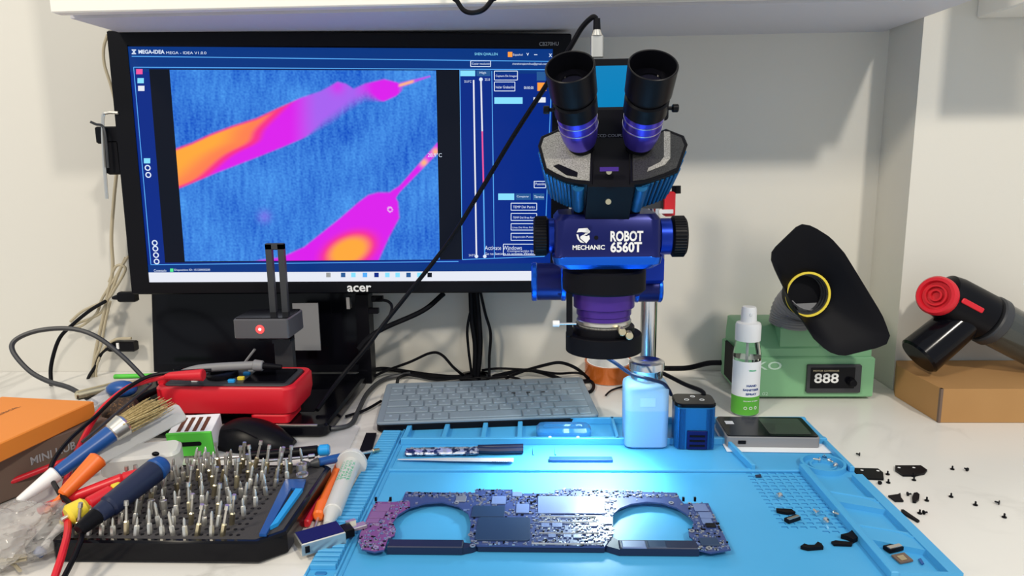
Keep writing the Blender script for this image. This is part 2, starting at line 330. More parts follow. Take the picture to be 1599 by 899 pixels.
def thermal(x, y):
    n = noise.noise(Vector((x*.33, y*.33, 1))); n2 = noise.noise(Vector((x*.16, y*.03, 5))); n3 = noise.noise(Vector((x*.012, y*.012, 9)))
    bri = .46+.34*n+.26*n2+.34*n3-.30*math.exp(-((x-550)**2/2400+(y-205+.35*(x-550))**2/350))-.20*math.exp(-((x-285)**2/900+(y-195)**2/900))
    bri -= .22*smooth(155, 120, y)*smooth(380, 480, x)*smooth(560, 500, x)
    bri = max(0, min(1, bri+.06*smooth(300, 400, y)))
    c = mix((.0, .075, .55), (.08, .36, .92), bri)
    mag, hot, vio, red = (.72, .012, .85), (1, .40, .045), (.28, .16, .9), (.95, .03, .25)
    # upper band
    u, l = interp(UP1, x), interp(LO1, x)
    if x < 632:
        wl = 2+22*smooth(470, 520, x)*smooth(600, 570, x)
        a = smooth(u-1.5, u+3, y)*smooth(l+2, l-wl, y)*smooth(632, 620, x)
        col = mag
        w_ = smooth(450, 500, x)*smooth(585, 548, x)
        col = mix(col, vio, .75*w_*(1-.7*math.exp(-((x-527)**2+(y-135)**2)/150)))
        d = (x-376)+(y-222)*1.15+5*n3-14*math.exp(-((y-222)/14)**2)
        col = mix(mix(hot, (1, .22, .08), smooth(-60, -12, d)), mix(red, col, smooth(2, 18, d)), smooth(-12, 3, d))
        e = min(y-u, l-y); col = mix(red if d < 0 else col, col, smooth(1, 6, e))
        c = mix(c, col, a)
    # tip streak
    ly = 127-(x-645)*.30; dd = abs(y-ly)
    if 618 < x < 672:
        c = mix(c, mag, smooth(5.5*(1-(x-622)/52)+1.5, 0, dd)*.8)
        if x < 648: c = mix(c, (1, .45, .25), smooth(3.5, 1, dd)*smooth(620, 626, x)*smooth(649, 643, x))
    # lower probe
    re = interp(RE2, y); uu = interp(UL2, x)
    if y > 296 and 385 < x < 640:
        a = smooth(uu-1, uu+4, y)*smooth(re+2, re-3, x)
        k = math.exp(-(((x-543)-(y-395)*-.5)**2/1500+((y-392))**2/900))
        col = mix(mag, mix(red, hot, smooth(.35, .8, k)), smooth(.12, .5, k))
        c = mix(c, col, a)
    t = (684-x)/(684-612)
    if 608 < x < 690 and 222 < y < 310:
        ly = 230+(308-230)*t; w_ = 3+3*(1-t)+5*smooth(.8, 1.05, t); dd = abs((y-ly)*.75)
        col = mag
        for qx, qy in ((662, 254), (680, 237)): col = mix(col, (1, .5, .2), math.exp(-((x-qx)**2+(y-qy)**2)/40))
        c = mix(c, col, smooth(w_+2, w_-1.5, dd))
    c = mix(c, vio, .5*math.exp(-((x-413)**2+(y-338)**2)/90))
    dd = math.hypot(x-609, y-327)
    if 2.5 < dd < 4.5: c = mix(c, (.9, .7, .9), .6)
    return c
bm = bmesh.new(); cl = bm.verts.layers.float_color.new('Col'); NX, NY = 300, 215; grid = []
A0, A1, A2, A3 = scr(265, 109, .0008), scr(681, 110, .0008), scr(289, 408, .0008), scr(687, 405, .0008)
for j in range(NY+1):
    row = []
    for i in range(NX+1):
        u, v_ = i/NX, j/NY; p = MM @ ((A0*(1-u)+A1*u)*(1-v_)+(A2*(1-u)+A3*u)*v_); v = bm.verts.new(p)
        v[cl] = (*thermal(*prj(p)), 1); row.append(v)
    grid.append(row)
for j in range(NY):
    for i in range(NX): bm.faces.new((grid[j][i], grid[j+1][i], grid[j+1][i+1], grid[j][i+1]))
g = G(); g.bm = bm
m = mat('thermal_picture', (0, 0, 0), .3); nt = m.node_tree; b = nt.nodes['Principled BSDF']; b.inputs['Specular IOR Level'].default_value = .2; b.inputs['Emission Strength'].default_value = 1
vc = nt.nodes.new('ShaderNodeVertexColor'); vc.layer_name = 'Col'; nt.links.new(vc.outputs['Color'], b.inputs['Emission Color'])
g.out('thermal_image', 'thermal_picture', scn, False)
# hex keys and holder at the left of the monitor
hk = thing('tool_holder', 'black clip holder at the left edge of the monitor', 'holder', aY(172, 215, 1.04))
G().box(aY(175, 211, 1.035), (.036, .02, .024), b=.002).out('clip', 'black', hk); G().box(aY(180, 245, 1.035), (.02, .02, .05), b=.003).out('holder_body', 'rubber', hk)
for i, (pp, lb) in enumerate(((((185, 176, 1.02), (168, 176, 1.02), (161, 184, 1.02), (162, 240, 1.02), (167, 310, 1.02)), 'silver bent hex key hanging left of the monitor, the longer one'), (((141, 190, 1.005), (150, 194, 1.01), (160, 197, 1.016), (165, 215, 1.016), (169, 262, 1.016)), 'thin dark hex key hanging left of the monitor, the shorter one'))):
    g = G(); g.tube([aY(*q) for q in pp], .0024 if i == 0 else .0018, 6); tag(g.out('hex_key', 'steel' if i == 0 else 'dark_grey'), lb, 'hex key')

# ------------------------------------------------------------------ laptop and things beside it
lp = thing('laptop', 'black open laptop under the monitor with its lid leaning back', 'laptop', (-.45, .97, 0))
xl, xr = at(575, 580, .02).x, at(232, 585, .02).x; xl, xr = min(xl, xr), max(xl, xr)
yb = 1.075
G().rbox(((xl+xr)/2, (yb+.855)/2, .0105), (xr-xl, yb-.855, .017), .012, .003).out('base', 'black_gloss', lp)
g = G(); g.tube([(xl+.012, .8565, .0185), (xr-.012, .8565, .0185)], .0016, 6, sm=False); g.out('silver_edge', 'steel', lp)
LM = T((xl+xr)/2, yb+.004, .02) @ RX(-8)
G(LM).rbox((0, .004, .083), (xr-xl, .007, .166), .003, .001).out('lid', 'black', lp)
G(LM).quad((-(xr-xl)/2+.008, -.0004, .012), ((xr-xl)/2-.008, -.0004, .012), ((xr-xl)/2-.008, -.0004, .16), (-(xr-xl)/2+.008, -.0004, .16)).out('display', 'black_gloss', lp, False)
g = G(); g.box(((xl+xr)/2, .95, .0192), ((xr-xl)*.82, .09, .0006)); g.out('keyboard_deck', 'rubber', lp)
feet = [G().box((x_, y_, .001), (.02, .02, .002)).out('rubber_foot', 'rubber', lp) for x_ in (xl+.03, xr-.03) for y_ in (.87, 1.05)]
dk_ = thing('docking_box', 'slim black upright box right of the laptop lid with plugs', 'docking box', at(570, 585, 0))
xd = aY(562, 520, 1.06).x
G().box((xd, 1.095, .072), (.020, .03, .144), b=.002).out('case', 'black', dk_)
for q in ((583, 468), (576, 487)):
    p = aY(*q, 1.075); G().box((p.x+.004, 1.085, p.z), (.018, .008, .009), b=.001).out('plug', 'black', dk_)
p = aY(545, 472, 1.068); G().box((p.x, p.y, p.z), (.005, .012, .018)).out('metal_connector', 'steel', dk_)
p = at(515, 690, 0)
tag(G().rbox((p.x-.05, .845, .0012), (.16, .10, .0024), .01, .0005, rz=R(4)).out('plastic_sleeve', 'clear_plastic'), 'clear plastic sleeve lying under the front of the laptop', 'plastic sleeve')

p = aY(460, 548, 1.055); q_ = aY(495, 474, 1.055); tag(G().box(((p.x+q_.x)/2, 1.06, (p.z+q_.z)/2), (q_.x-p.x, .002, q_.z-p.z)).out('lid_reflection_card', 'grey'), 'pale grey panel added for the lid reflection behind the thermal camera column', 'panel')  # added card stands in for a reflection in the laptop lid
# thermal camera on its slotted column
TC = thing('thermal_camera', 'grey box thermal camera with red light on a slotted column', 'thermal camera', (-.345, .955, .021))
p0 = aY(437, 380, .955); zc = p0.z; xk = aY(438, 500, .955).x
g = G(); kx = .0125
for s_ in (-1, 1): g.box((xk+s_*.0084, .955, (zc+.105)/2), (.0084, .007, zc-.105), b=.0008)
g.box((xk, .955, zc-.004), (.0252, .007, .009), b=.001); g.box((xk, .955, .11), (.0252, .007, .02)); g.out('slotted_column', 'dark_grey', TC)
G().box((xk+.002, .958, .062), (.025, .012, .085), b=.001).out('lower_column', 'dark_grey', TC)
G().rbox((xk, .955, .0235), (.05, .045, .004), .006).out('foot_plate', 'dark_grey', TC)
a, b_ = aY(366, 530, .915), aY(452, 530, .915); t_ = aY(366, 500, .915)
G().rbox(((a.x+b_.x)/2, .945, (a.z+t_.z)/2+.001), (b_.x-a.x, .062, t_.z-a.z+.001), .004, .0015).out('camera_body', 'camera_grey', TC)
G().rbox(((a.x+b_.x)/2, .945, t_.z+.0022), (b_.x-a.x-.004, .056, .0012), .003, .0003).out('top_plate', 'black_gloss', TC)
p = aY(406, 514, .9138); G().lathe([(.0058, 0), (.0001, .0006)], p+Vector((0, -.0002, 0)), (0, -1, 0), 20).out('red_glow_ring', 'led_red', TC); G().ball(p+Vector((0, -.0004, 0)), .0019).out('red_lamp', 'led_hot', TC)
G().cyl((xk-.02, .945, a.z-.006), (xk-.02, .945, a.z), .012, b=.001).out('lens_ring', 'black', TC)
g = G(); g.tube([aY(398, 545, .935), aY(385, 562, .935), aY(368, 585, .935)], .0018, 6); tag(g.out('grey_cable', 'grey'), 'short grey cable slanting below the thermal camera', 'cable')

# multimeter on the laptop
MX = T(-.3995, .899, .0185) @ RZ(-1) @ RX(2)
mu = thing('multimeter', 'red multimeter lying face up on the laptop', 'multimeter', m=MX)
g = G(MX)
hw, hd = .0905, .042
rings = []
for z_, i in ((.013, .008), (.016, .003), (.030, 0), (.048, .0), (.051, .002), (.051, .006), (.047, .008)):
    rings.append([(x_, y_, z_) for x_, y_ in rrect(hw-i, hd-i, .014, 6)])
g.loft(rings); g.rbox((.056, -.014, .0080), (.050, .05, .013), .006, .002); g.rbox((-.07, .01, .0085), (.03, .05, .012), .004, .002); g.out('red_case', 'bright_red', mu)
G(MX).rbox((0, 0, .049), (.162, .066, .006), .008, .001).out('face_plate', 'dark_grey', mu)
G(MX).rbox((.047, 0, .0528), (.054, .052, .002), .003, .0005).out('display', 'black_gloss', mu)
G(MX).lathe([(.020, 0), (.020, .004), (.017, .006)], MX.inverted().to_3x3() @ Vector((0, 0, 0)) + Vector((-.018, 0, .052)), (0, 0, 1)).out('dial', 'black', mu)
G(MX).box((-.018, 0, .060), (.03, .006, .006), R(35), .001).out('dial_pointer', 'black', mu)
for i, (x_, y_, m_) in enumerate(((.012, -.012, 'yellow'), (.012, .006, 'sky_blue'), (.004, -.022, 'sky_blue'), (.012, .022, 'grey'), (-.045, -.02, 'white'), (-.04, .02, 'grey'))): G(MX).rbox((x_, y_, .0535), (.009, .006, .004), .002, .0005).out('button', m_, mu)
for y_ in (-.02, 0, .02): G(MX).cyl((-.088, y_, .05), (-.088, y_, .056), .006).out('socket', 'bright_red' if y_ < 0 else 'black', mu)
pa, pb_ = aY(262, 588, .845), aY(318, 590, .845)
tl1 = thing('red_test_lead', 'red test lead plugged into the multimeter and trailing off the desk front', 'test lead', at(87, 899))
G().cyl(aY(258, 587, .842), aY(318, 585, .842), .0045, .0075, b=.001).out('plug', 'bright_red', tl1)
lead = [aY(262, 587, .842), aY(225, 596, .83), aY(196, 607, .81), aY(158, 639, .78), aY(132, 681, .74), aY(109, 733, .69), aY(100, 775, .64), aY(106, 822, .58), aY(98, 862, .545), aY(84, 905, .52)]
G().tube(lead, .0031, 10).out('wire', 'bright_red', tl1)
tl2 = thing('black_test_lead', 'black test lead curving from the multimeter over the tray corner', 'test lead', at(102, 899))
G().tube([aY(330, 578, .86), aY(285, 580, .85), aY(234, 587, .83), aY(190, 612, .80), aY(149, 650, .76), aY(105, 690, .71), aY(79, 732, .67), aY(92, 768, .63), aY(113, 790, .61), aY(128, 828, .57), aY(119, 862, .545), aY(98, 905, .52)], .0023, 8).out('wire', 'black', tl2)
pr = thing('test_probe', 'grey test probe lying across the top of the multimeter', 'test probe', aY(340, 575, .9))
G().tube([aY(272, 583, .875), aY(300, 577, .878), aY(340, 573, .882), aY(398, 570, .886)], lambda t: .002+.0035*smooth(0, .5, t), 12).out('handle', 'grey', pr)
G().cyl(aY(396, 570, .886), aY(411, 571, .887), .0075, .0068, b=.001).out('guard', 'grey', pr); G().cyl(aY(411, 571, .887), aY(440, 573, .889), .0045, .003).out('cap', 'black', pr)

# ------------------------------------------------------------------ wall-side cables, left
g0 = 'beige cables hanging left of the monitor'
def bc(pts, lb, r=.0022, m='cream_cable', Y=1.12): return cable('wall_cable', lb, [aY(a, b, c[0] if c else Y) for a, b, *c in pts], r, m, g0)
bc([(168, 54), (162, 75), (163, 100), (172, 130), (182, 165)], 'beige cable from the cabinet down behind the monitor top left corner')
bc([(182, 270), (178, 310), (174, 370), (176, 420), (168, 460), (160, 500), (150, 545), (142, 600)], 'beige cable hanging left of the monitor, nearest the monitor', .0026)
bc([(200, 400), (188, 420), (176, 450), (168, 468), (155, 490), (120, 505), (108, 510), (125, 510), (150, 490), (160, 465), (185, 425), (196, 402)], 'beige cable tied into a narrow loop left of the monitor')
bc([(170, 440), (182, 415), (196, 420), (180, 450), (166, 468), (130, 485), (110, 502)], 'beige cable curl at the knot left of the monitor')
bc([(172, 470), (165, 500), (157, 540), (146, 570), (147, 605)], 'beige cable dropping from the knot to the desk')
bc([(205, 528), (180, 530), (162, 545), (150, 575), (152, 605)], 'beige cable leaving the black plug block towards the desk')
cable('wall_cable', 'thin black cable in the knot left of the monitor', [aY(165, 470, 1.11), aY(140, 485, 1.11), aY(112, 508, 1.10), aY(92, 530, 1.09), aY(80, 570, 1.08), aY(80, 602, 1.07)], .003, 'black')
cable('wall_cable', 'black cable curving from the plug block to the desk', [aY(178, 540, 1.12), aY(160, 550, 1.12), aY(150, 570, 1.12), aY(138, 590, 1.11), aY(137, 608, 1.10)], .0026, 'black')
pl = thing('power_plug', 'black plug pushed in from the left under the monitor edge', 'plug', aY(190, 463, 1.08)); G().box(aY(200, 463, 1.09), (.028, .012, .016), b=.002).out('plug_body', 'black', pl); G().cyl(aY(190, 463, 1.09), aY(176, 465, 1.09), .006, .0025).out('strain_relief', 'black', pl)
pl = thing('plug_block', 'black plug block on the wall behind the monitor lower left', 'plug block', aY(190, 540, 1.13)); G().box(aY(192, 540, 1.13), (.045, .014, .017), b=.002).out('block', 'black', pl); G().box(aY(184, 540, 1.122), (.004, .002, .01)).out('white_mark', 'white', pl)
cable('coiled_cable', 'big loop of grey braided cable standing up at the left', [aY(236, 600, .93), aY(225, 590, .93), aY(190, 555, .93), aY(150, 525, .93), aY(110, 513, .93), aY(60, 516, .92), aY(25, 530, .91), aY(20, 548, .90), aY(45, 578, .89), aY(75, 595, .885), aY(110, 606, .88), aY(150, 630, .86)], .0032, 'dark_grey')

# ------------------------------------------------------------------ boxes at the left
def flatbox(z0, z1, pr_, pf, pb, name, label, cat, m, L1, L2):
    c = at(*pr_, z1); e1 = (at(*pf, z1)-c).normalized(); e2 = Vector((e1.y, -e1.x, 0))
    if e2.dot(at(*pb, z1)-c) < 0: e2 = -e2
    t = thing(name, label, cat, (c.x, c.y, z0)); P = [c, c+e1*L1, c+e1*L1+e2*L2, c+e2*L2]
    q = frame(c+(e1*L1+e2*L2)/2, -e1, -e2 if e1.cross(e2).z > 0 else e2)
    q.translation.z = 0
    G(q).box((0, 0, (z0+z1)/2), (L1, L2, z1-z0), b=.0012).out('carton', m, t); return t, q, c, e1, e2
kb_, q1, c1, e11, e21 = flatbox(.002, .052, (168, 652), (0, 712), (60, 640), 'hub_carton', 'brown carton with grey lettering under the orange box', 'carton', 'brown_card', .26, .13)
ob_, q2, c2, e12, e22 = flatbox(.0525, .072, (146, 626), (0, 692), (50, 603), 'orange_carton', 'flat orange carton lying on the brown carton', 'carton', 'orange_card', .24, .125)
fx = -e11
text('MINI HUB', frame(c1+e11*.092+Vector((0, 0, -.022))-e21*.0004, fx, (0, 0, 1)), .05, .009, 'print_grey', kb_, 'lettering', .02)
for k in (0, 1): p = c1+e11*.155-e21*.0006+Vector((0, 0, -.018-.011*k)); G().ring(p, .0065, .0035, .0006, -e21, 20).out('round_mark', 'print_grey', kb_)
text('PRO HD', frame(c2+e12*.16+e22*.035+Vector((0, 0, .0003)), -e12, e22), .05, .006, 'print_dark', ob_, 'lettering'); text('THERMAL', frame(c2+e12*.07+e22*.07+Vector((0, 0, .0003)), -e12, e22), .04, .005, 'print_dark', ob_, 'lettering')

# ------------------------------------------------------------------ hand tools heap
def tool(name, label, cat, p0, p1, segs, group=None, flat=1):
    p0, p1 = Vector(p0), Vector(p1); d = p1-p0; t = thing(name, label, cat, (p0+p1)/2, group=group)
    for nm, t0, t1, r0, r1, m_ in segs:
        g = G(); a = p0+d*t0; b = p0+d*t1; L = (b-a).length; bb = min(r0, r1, L/2)*.3
        g.lathe([(r0-bb, 0), (r0, bb), ((r0+r1)/2, L/2), (r1, L-bb), (r1-bb, L)], a, d, 16, 1, flat); g.out(nm, m_, t)
    return t
z = at
pbz = tool('paint_brush', 'paint brush with blue and white handle and beige bristles', 'paint brush', at(28, 783, .030), at(180, 672, .072),
     [('white_handle', 0, .38, .004, .0085, 'white'), ('blue_handle', .38, .97, .0065, .0095, 'blue_plastic'), ('ferrule', .94, 1.12, .0105, .0125, 'steel')])
g = G(); d0 = at(188, 667, .074); d1 = at(243, 634, .080); dd = (d1-d0)
for i in range(170):
    o = Vector((random.uniform(-1, 1), random.uniform(-1, 1), random.uniform(-1, 1))); a_ = d0+o*.008; b__ = d0+dd*random.uniform(.8, 1.1)+Vector((o.x*.016, o.y*.016, o.z*.007)); g.tube([a_, b__], lambda t: .0011*(1-.6*t), 4, sm=False)
g.out('bristles', 'bristle', pbz)
tool('orange_screwdriver', 'orange handled screwdriver under the paint brush', 'screwdriver', at(70, 800, .028), at(155, 715, .060), [('shaft', 0, .35, .0025, .0025, 'orange'), ('handle', .3, 1, .006, .0095, 'orange')])
tool('red_pen', 'long red pen lying across the heap, over the yellow capped one', 'pen', at(60, 797, .024), at(225, 735, .048), [('barrel', 0, .8, .005, .006, 'red'), ('end', .8, 1, .006, .004, 'red')])
tool('red_screwdriver', 'red screwdriver with yellow collar next to the blue gripped one', 'screwdriver', at(95, 812, .034), at(190, 758, .046), [('blade', 0, .2, .002, .002, 'steel'), ('yellow_collar', .1, .42, .010, .009, 'yellow'), ('handle', .42, .85, .007, .0065, 'bright_red'), ('yellow_end', .85, 1, .006, .005, 'yellow')])
tool('red_marker', 'thin red stick lying against the brown carton', 'pen', at(-20, 766, .016), at(110, 716, .030), [('barrel', 0, 1, .0032, .0032, 'bright_red')])
tool('grip_screwdriver', 'thick navy gripped screwdriver resting on the bit tray', 'screwdriver', at(122, 828, .036), at(250, 728, .055), [('neck', 0, .22, .006, .008, 'black'), ('collar', .2, .34, .008, .009, 'navy'), ('grip', .32, .94, .0105, .012, 'navy'), ('blue_end', .92, 1.05, .012, .010, 'blue_plastic')])
tool('black_pen', 'black pen at the front left of the heap', 'pen', at(45, 862, .007), at(108, 790, .030), [('barrel', 0, .85, .0055, .0055, 'black'), ('cap', .85, 1, .006, .005, 'black')])
tool('small_brush', 'small brush with blue tip and pale handle beside the black pen', 'brush', at(57, 868, .006), at(115, 800, .032), [('blue_tip', 0, .18, .0045, .005, 'blue_plastic'), ('handle', .18, .7, .0035, .0045, 'translucent'), ('yellow_end', .7, 1, .005, .005, 'yellow')])
t = thing('plastic_scraper', 'frosted white plastic scraper below the paint brush bristles', 'scraper', at(215, 690, .05))
q = frame(at(150, 712, .050), at(285, 642, .062)-at(150, 712, .050), (0, .7, .5)); L = (at(285, 642, .062)-at(150, 712, .050)).length
G(q).rbox((L/2, 0, 0), (L, .022, .004), .005, .001).out('blade', 'translucent', t)
t = thing('plastic_case', 'white and blue flat plastic case with a dark dot behind the navy grip', 'plastic case', at(220, 710, .03))
G(T(at(222, 716, .034)) @ RZ(16) @ RX(12)).rbox((0, 0, 0), (.08, .03, .024), .010, .003).out('case_body', 'translucent', t)
p = at(246, 706, .046); G().ball(p+Vector((0, -.004, .0)), .0025, sc3=(1.6, 1, 1)).out('dark_dot', 'black', t)
# green and white hang tab carton
c = at(258, 724, .001); q = T(c.x, c.y+.012, .004) @ RZ(8) @ RX(12)
t = thing('hang_tab_carton', 'small green and white carton with a hang slot behind the bit tray', 'carton', (c.x+.025, c.y+.02, .001))
G(q).box((.0255, .0015, .016), (.051, .003, .032), b=.0006).out('green_front', 'green_card', t)
G(q).box((.0255, .0235, .015), (.0495, .041, .030), b=.0006).out('white_body', 'label_white', t)
G(q @ RX(90)).rbox((.0255, .017, .0003), (.026, .0055, .0012), .0025, .0003).out('hang_slot', 'rubber', t)
for k in range(4): G(q).box((.012+.009*k, .022, .0302), (.0045, .030, .0006)).out('brown_print', 'print_dark', t)
# small stuff in the gap behind the heap
t = thing('blue_bottle_cap', 'shiny blue rounded bottle cap behind the paint brush', 'plastic piece', at(192, 605, .06)); G().ball(at(190, 607, .070), .015, sc3=(1.3, .8, .7)).out('dome', 'blue_plastic', t); G().ring(at(186, 612, .060), .013, .010, .006, (.3, 0, 1), 24).out('rim', 'blue_plastic', t)  # a loose bottle cap, built as dome and rim
tool('beige_stick', 'cream plastic spatula lying behind the orange box', 'spatula', at(118, 618, .058), at(215, 596, .058), [('blade', 0, .6, .006, .007, 'brass'), ('handle', .6, 1, .005, .004, 'cream_cable')])
tool('green_stick', 'lime green stick behind the blue cap', 'stick', at(178, 588, .040), at(250, 586, .040), [('body', 0, 1, .0035, .0035, 'green_card')])
g = G(T(at(190, 645, .045))); g.lathe([(.010, -.02), (.016, -.01), (.018, .005), (.012, .02)], (0, 0, 0), (.7, .3, .3), 20)
t = thing('round_brush', 'dark round bristle brush behind the paint brush', 'brush', at(190, 650, .03)); g.out('bristle_head', 'brush_brown', t)
G().cyl(at(205, 628, .05), at(262, 600, .06), .005, .004).out('handle', 'black', t)
tool('clear_tube', 'clear plastic tube between the orange box and the blue cap', 'tube', at(140, 636, .055), at(178, 612, .060), [('body', 0, .9, .009, .009, 'clear_plastic'), ('stopper', .9, 1, .007, .007, 'white')])
tool('thin_metal_rod', 'thin dark metal rod slanting over the round brush', 'rod', at(128, 690, .052), at(236, 600, .075), [('shaft', 0, 1, .0016, .0016, 'dark_grey')])
# crumpled clear bag
g = G(); c = at(28, 835, .020); bm = g.bm; bmesh.ops.create_icosphere(bm, subdivisions=5, radius=1)
for v in bm.verts:
    n_ = v.co.normalized(); k = 1+.35*noise.noise(n_*2.2)+.22*abs(noise.noise(n_*5))+.1*noise.noise(n_*12)
    v.co = c+Vector((n_.x*.040*k-.005, n_.y*.042*k, max(n_.z*.022*k, -.018)))
mat('film', (.55, .53, .50), .12, alpha=.45)
tag(g.out('plastic_bag', 'film', None, True, 60), 'crumpled clear plastic bag at the left front corner', 'plastic bag')
for k in range(3):
    g = G(); g.tube([c+Vector((-.02+.045*math.cos(a+k), -.034+.012*math.sin(a*1.3+k), -.014+.004*k)) for a in (0, 1, 2, 3, 4, 5)], .0015, 6); tag(g.out('coiled_wire', 'cream_cable'), 'pale wire coil inside the clear plastic bag', 'wire', 'wire coils in the bag')

# ------------------------------------------------------------------ mouse, behind the tray
ms = thing('computer_mouse', 'black computer mouse behind the bit tray', 'mouse', at(385, 706))
c = (at(325, 690, .012)+at(448, 690, .012))/2; g = G(T(c.x, .835, 0) @ RZ(-2)); rings = []
for k in range(13):
    u = k/12; x_ = -.052+.104*u; w_ = .03*math.sin(PI*min(.98, max(.02, u)))**.45; h_ = .036*math.sin(PI*min(.97, max(.03, u**.8)))**.6
    rings.append([(x_, w_*math.cos(R(a)), max(0.0012, h_*math.sin(R(a)))) for a in range(-20, 201, 20)])
g.loft(rings); g.out('shell', 'black', ms)
g = G(T(c.x, .835, 0)); g.tube([(.015, -.024, .020), (-.01, -.021, .030), (-.03, -.018, .027)], .0008, 6); g.out('seam', 'rubber', ms)

# ------------------------------------------------------------------ bit tray
BT = T(-.434, .571, 0); tw, td, tz = .206, .160, .022
tr = thing('bit_tray', 'black foam bit tray full of screwdriver bits', 'bit tray', m=BT)
poly = [(0, .004), (.004, 0), (.186, 0), (tw, .018), (tw, td-.004), (tw-.004, td), (.004, td), (0, td-.004)]
def inset(pl, k): cx, cy = tw/2, td/2; return [(cx+(x-cx)*(1-k/cx), cy+(y-cy)*(1-k/cy)) for x, y in pl]
g = G(BT); g.loft([[(x, y, zz) for x, y in inset(poly, i)] for zz, i in ((.001, .002), (.003, 0), (tz-.002, 0), (tz, .0015), (tz, .0045), (tz-.0012, .0050))]); g.out('case', 'black_gloss', tr)
g = G(BT); g.loft([[(x, y, zz) for x, y in inset(poly, .0052)] for zz in (tz-.0012, tz-.0002)]); g.out('foam_insert', 'foam', tr, False)
g = G(BT)                                   # empty holes of the foam
for i in range(25):
    for j in range(15):
        x_ = .010+.0067*i; y_ = .012+.0098*j
        if x_ < .168: g.lathe([(.0017, tz-.0002), (.0017, tz+.0002)], (x_, y_, 0), (0, 0, 1), 8)
o = g.out('foam_hole', 'rubber', tr); o['kind'] = 'stuff'
# blue tweezers in their slot
tz_ = thing('blue_tweezers', 'blue plastic tweezers in the slot of the bit tray', 'tweezers', BT @ Vector((.175, .05, tz)))
q0, q1_ = at(410, 833, tz), at(462, 757, tz)
G().prism([(v.x, v.y) for v in (at(405, 838, tz), at(446, 752, tz), at(478, 752, tz), at(474, 766, tz), at(455, 766, tz), at(416, 838, tz))], tz+.0003, tz+.003).out('left_arm', 'blue_plastic', tz_)
G().prism([(v.x, v.y) for v in (at(422, 828, tz), at(462, 768, tz), at(473, 768, tz), at(434, 822, tz))], tz+.0003, tz+.004).out('right_arm', 'sky_blue', tz_)
# bits: one prototype of each kind, then copies
def bit(kind):
    t = thing('screwdriver_bit', 'steel screwdriver bit standing in the foam', 'bit', group='screwdriver bits standing in the tray')
    if kind == 0: pr_ = [(.0020, 0), (.0020, .008), (.0014, .009)]; tip = [(.0014, .009), (.0012, .018), (.0004, .020)]
    elif kind == 1: pr_ = [(.0021, 0), (.0021, .010), (.0012, .011)]; tip = [(.0012, .011), (.0010, .022), (.0018, .0225), (.0016, .026)]
    elif kind == 2: pr_ = [(.0020, 0), (.0020, .004), (.0016, .005)]; tip = [(.0028, .005), (.0030, .012), (.0022, .0125)]
    else: pr_ = [(.0021, 0), (.0021, .007), (.0016, .008)]; tip = [(.0011, .008), (.0010, .012), (.0002, .014)]
    g = G(); g.lathe(pr_, n=6); g.out('hex_shank', 'brass' if kind == 1 else 'steel', t); g = G(); g.lathe(tip, n=8); g.out('tip', 'steel', t); return t
protos = [bit(k) for k in range(4)]; used = [False]*4
WORD = ['front', 'second', 'third', 'fourth', 'fifth', 'sixth', 'seventh', 'eighth', 'back']
rows = [(.012, .018, .150, 13), (.030, .020, .150, 11), (.049, .026, .155, 11), (.068, .030, .158, 11), (.088, .020, .160, 12), (.106, .024, .162, 12), (.122, .020, .170, 12), (.138, .030, .168, 11), (.151, .020, .176, 13)]
for ri, (y_, xa, xb, n) in enumerate(rows):
    for i in range(n):
        x_ = xa+(xb-xa)*i/(n-1)+random.uniform(-.0014, .0014); yy = y_+random.uniform(-.002, .002)
        if ri >= 5 and x_ < .045: continue
        k = (2 if (ri == 2 and i < 5) else random.choice([0, 1, 3]) if x_ < .06 else random.choice([0, 0, 1, 1, 3]))
        M = BT @ T(x_, yy, tz-.001) @ RX(random.uniform(-12, 4)) @ RY(random.uniform(-5, 14)) @ Matrix.Scale(1.2, 4)
        lb = 'small steel screwdriver bit standing in the %s row of the bit tray' % WORD[ri]
        if not used[k]: used[k] = True; protos[k].matrix_basis = M; protos[k]['label'] = lb
        else: dup(protos[k], M, lb)
t = thing('hex_socket', 'largest socket bit at the right back corner of the bit tray', 'socket', at(472, 742, tz)); G().lathe([(.0055, 0), (.0055, .013), (.0035, .013), (.0035, .006)], at(472, 742, tz), (0, 0, 1), 20).out('socket_body', 'steel', t)
G().ring(at(472, 742, tz+.011), .0060, .0050, .002).out('collar', 'steel', t)
# screwdrivers behind the tray
tool('precision_screwdriver', 'black screwdriver with a bright blue end behind the bit tray', 'screwdriver', at(335, 716, .022), at(515, 702, .026), [('shaft', 0, .25, .0018, .0018, 'steel'), ('grip', .25, .9, .0045, .0062, 'black'), ('blue_end', .9, 1, .0066, .0066, 'sky_blue')])
tool('blue_screwdriver', 'slate blue handled screwdriver with brass tip behind the tray corner', 'screwdriver', at(495, 722, .027), at(592, 702, .010), [('handle', 0, .62, .0045, .0055, 'blue_plastic'), ('shaft', .62, .92, .0018, .0018, 'steel'), ('tip', .88, 1, .0026, .0022, 'brass')])
tool('silver_bit_holder', 'silver shaft lying behind the bit tray', 'bit holder', at(395, 722, .026), at(492, 712, .026), [('shaft', 0, .9, .0016, .0016, 'chrome'), ('knob', .88, 1, .003, .003, 'chrome')])
tool('wing_knob', 'black wing nut at the back right of the bit tray', 'knob', at(470, 727, .027), at(498, 722, .027), [('wing', 0, .5, .006, .003, 'dark_grey'), ('wing', .5, 1, .003, .006, 'dark_grey')])
p = [at(*q) for q in ((562, 700), (574, 679), (588, 681), (580, 708), (574, 725))]
G0 = G().prism([(v.x, v.y) for v in (at(560, 712), at(572, 680), at(588, 680), at(576, 722))], .0005, .004); tag(G0.out('black_stick', 'rubber'), 'flat black stick between the screwdrivers and the blue mat', 'stick')
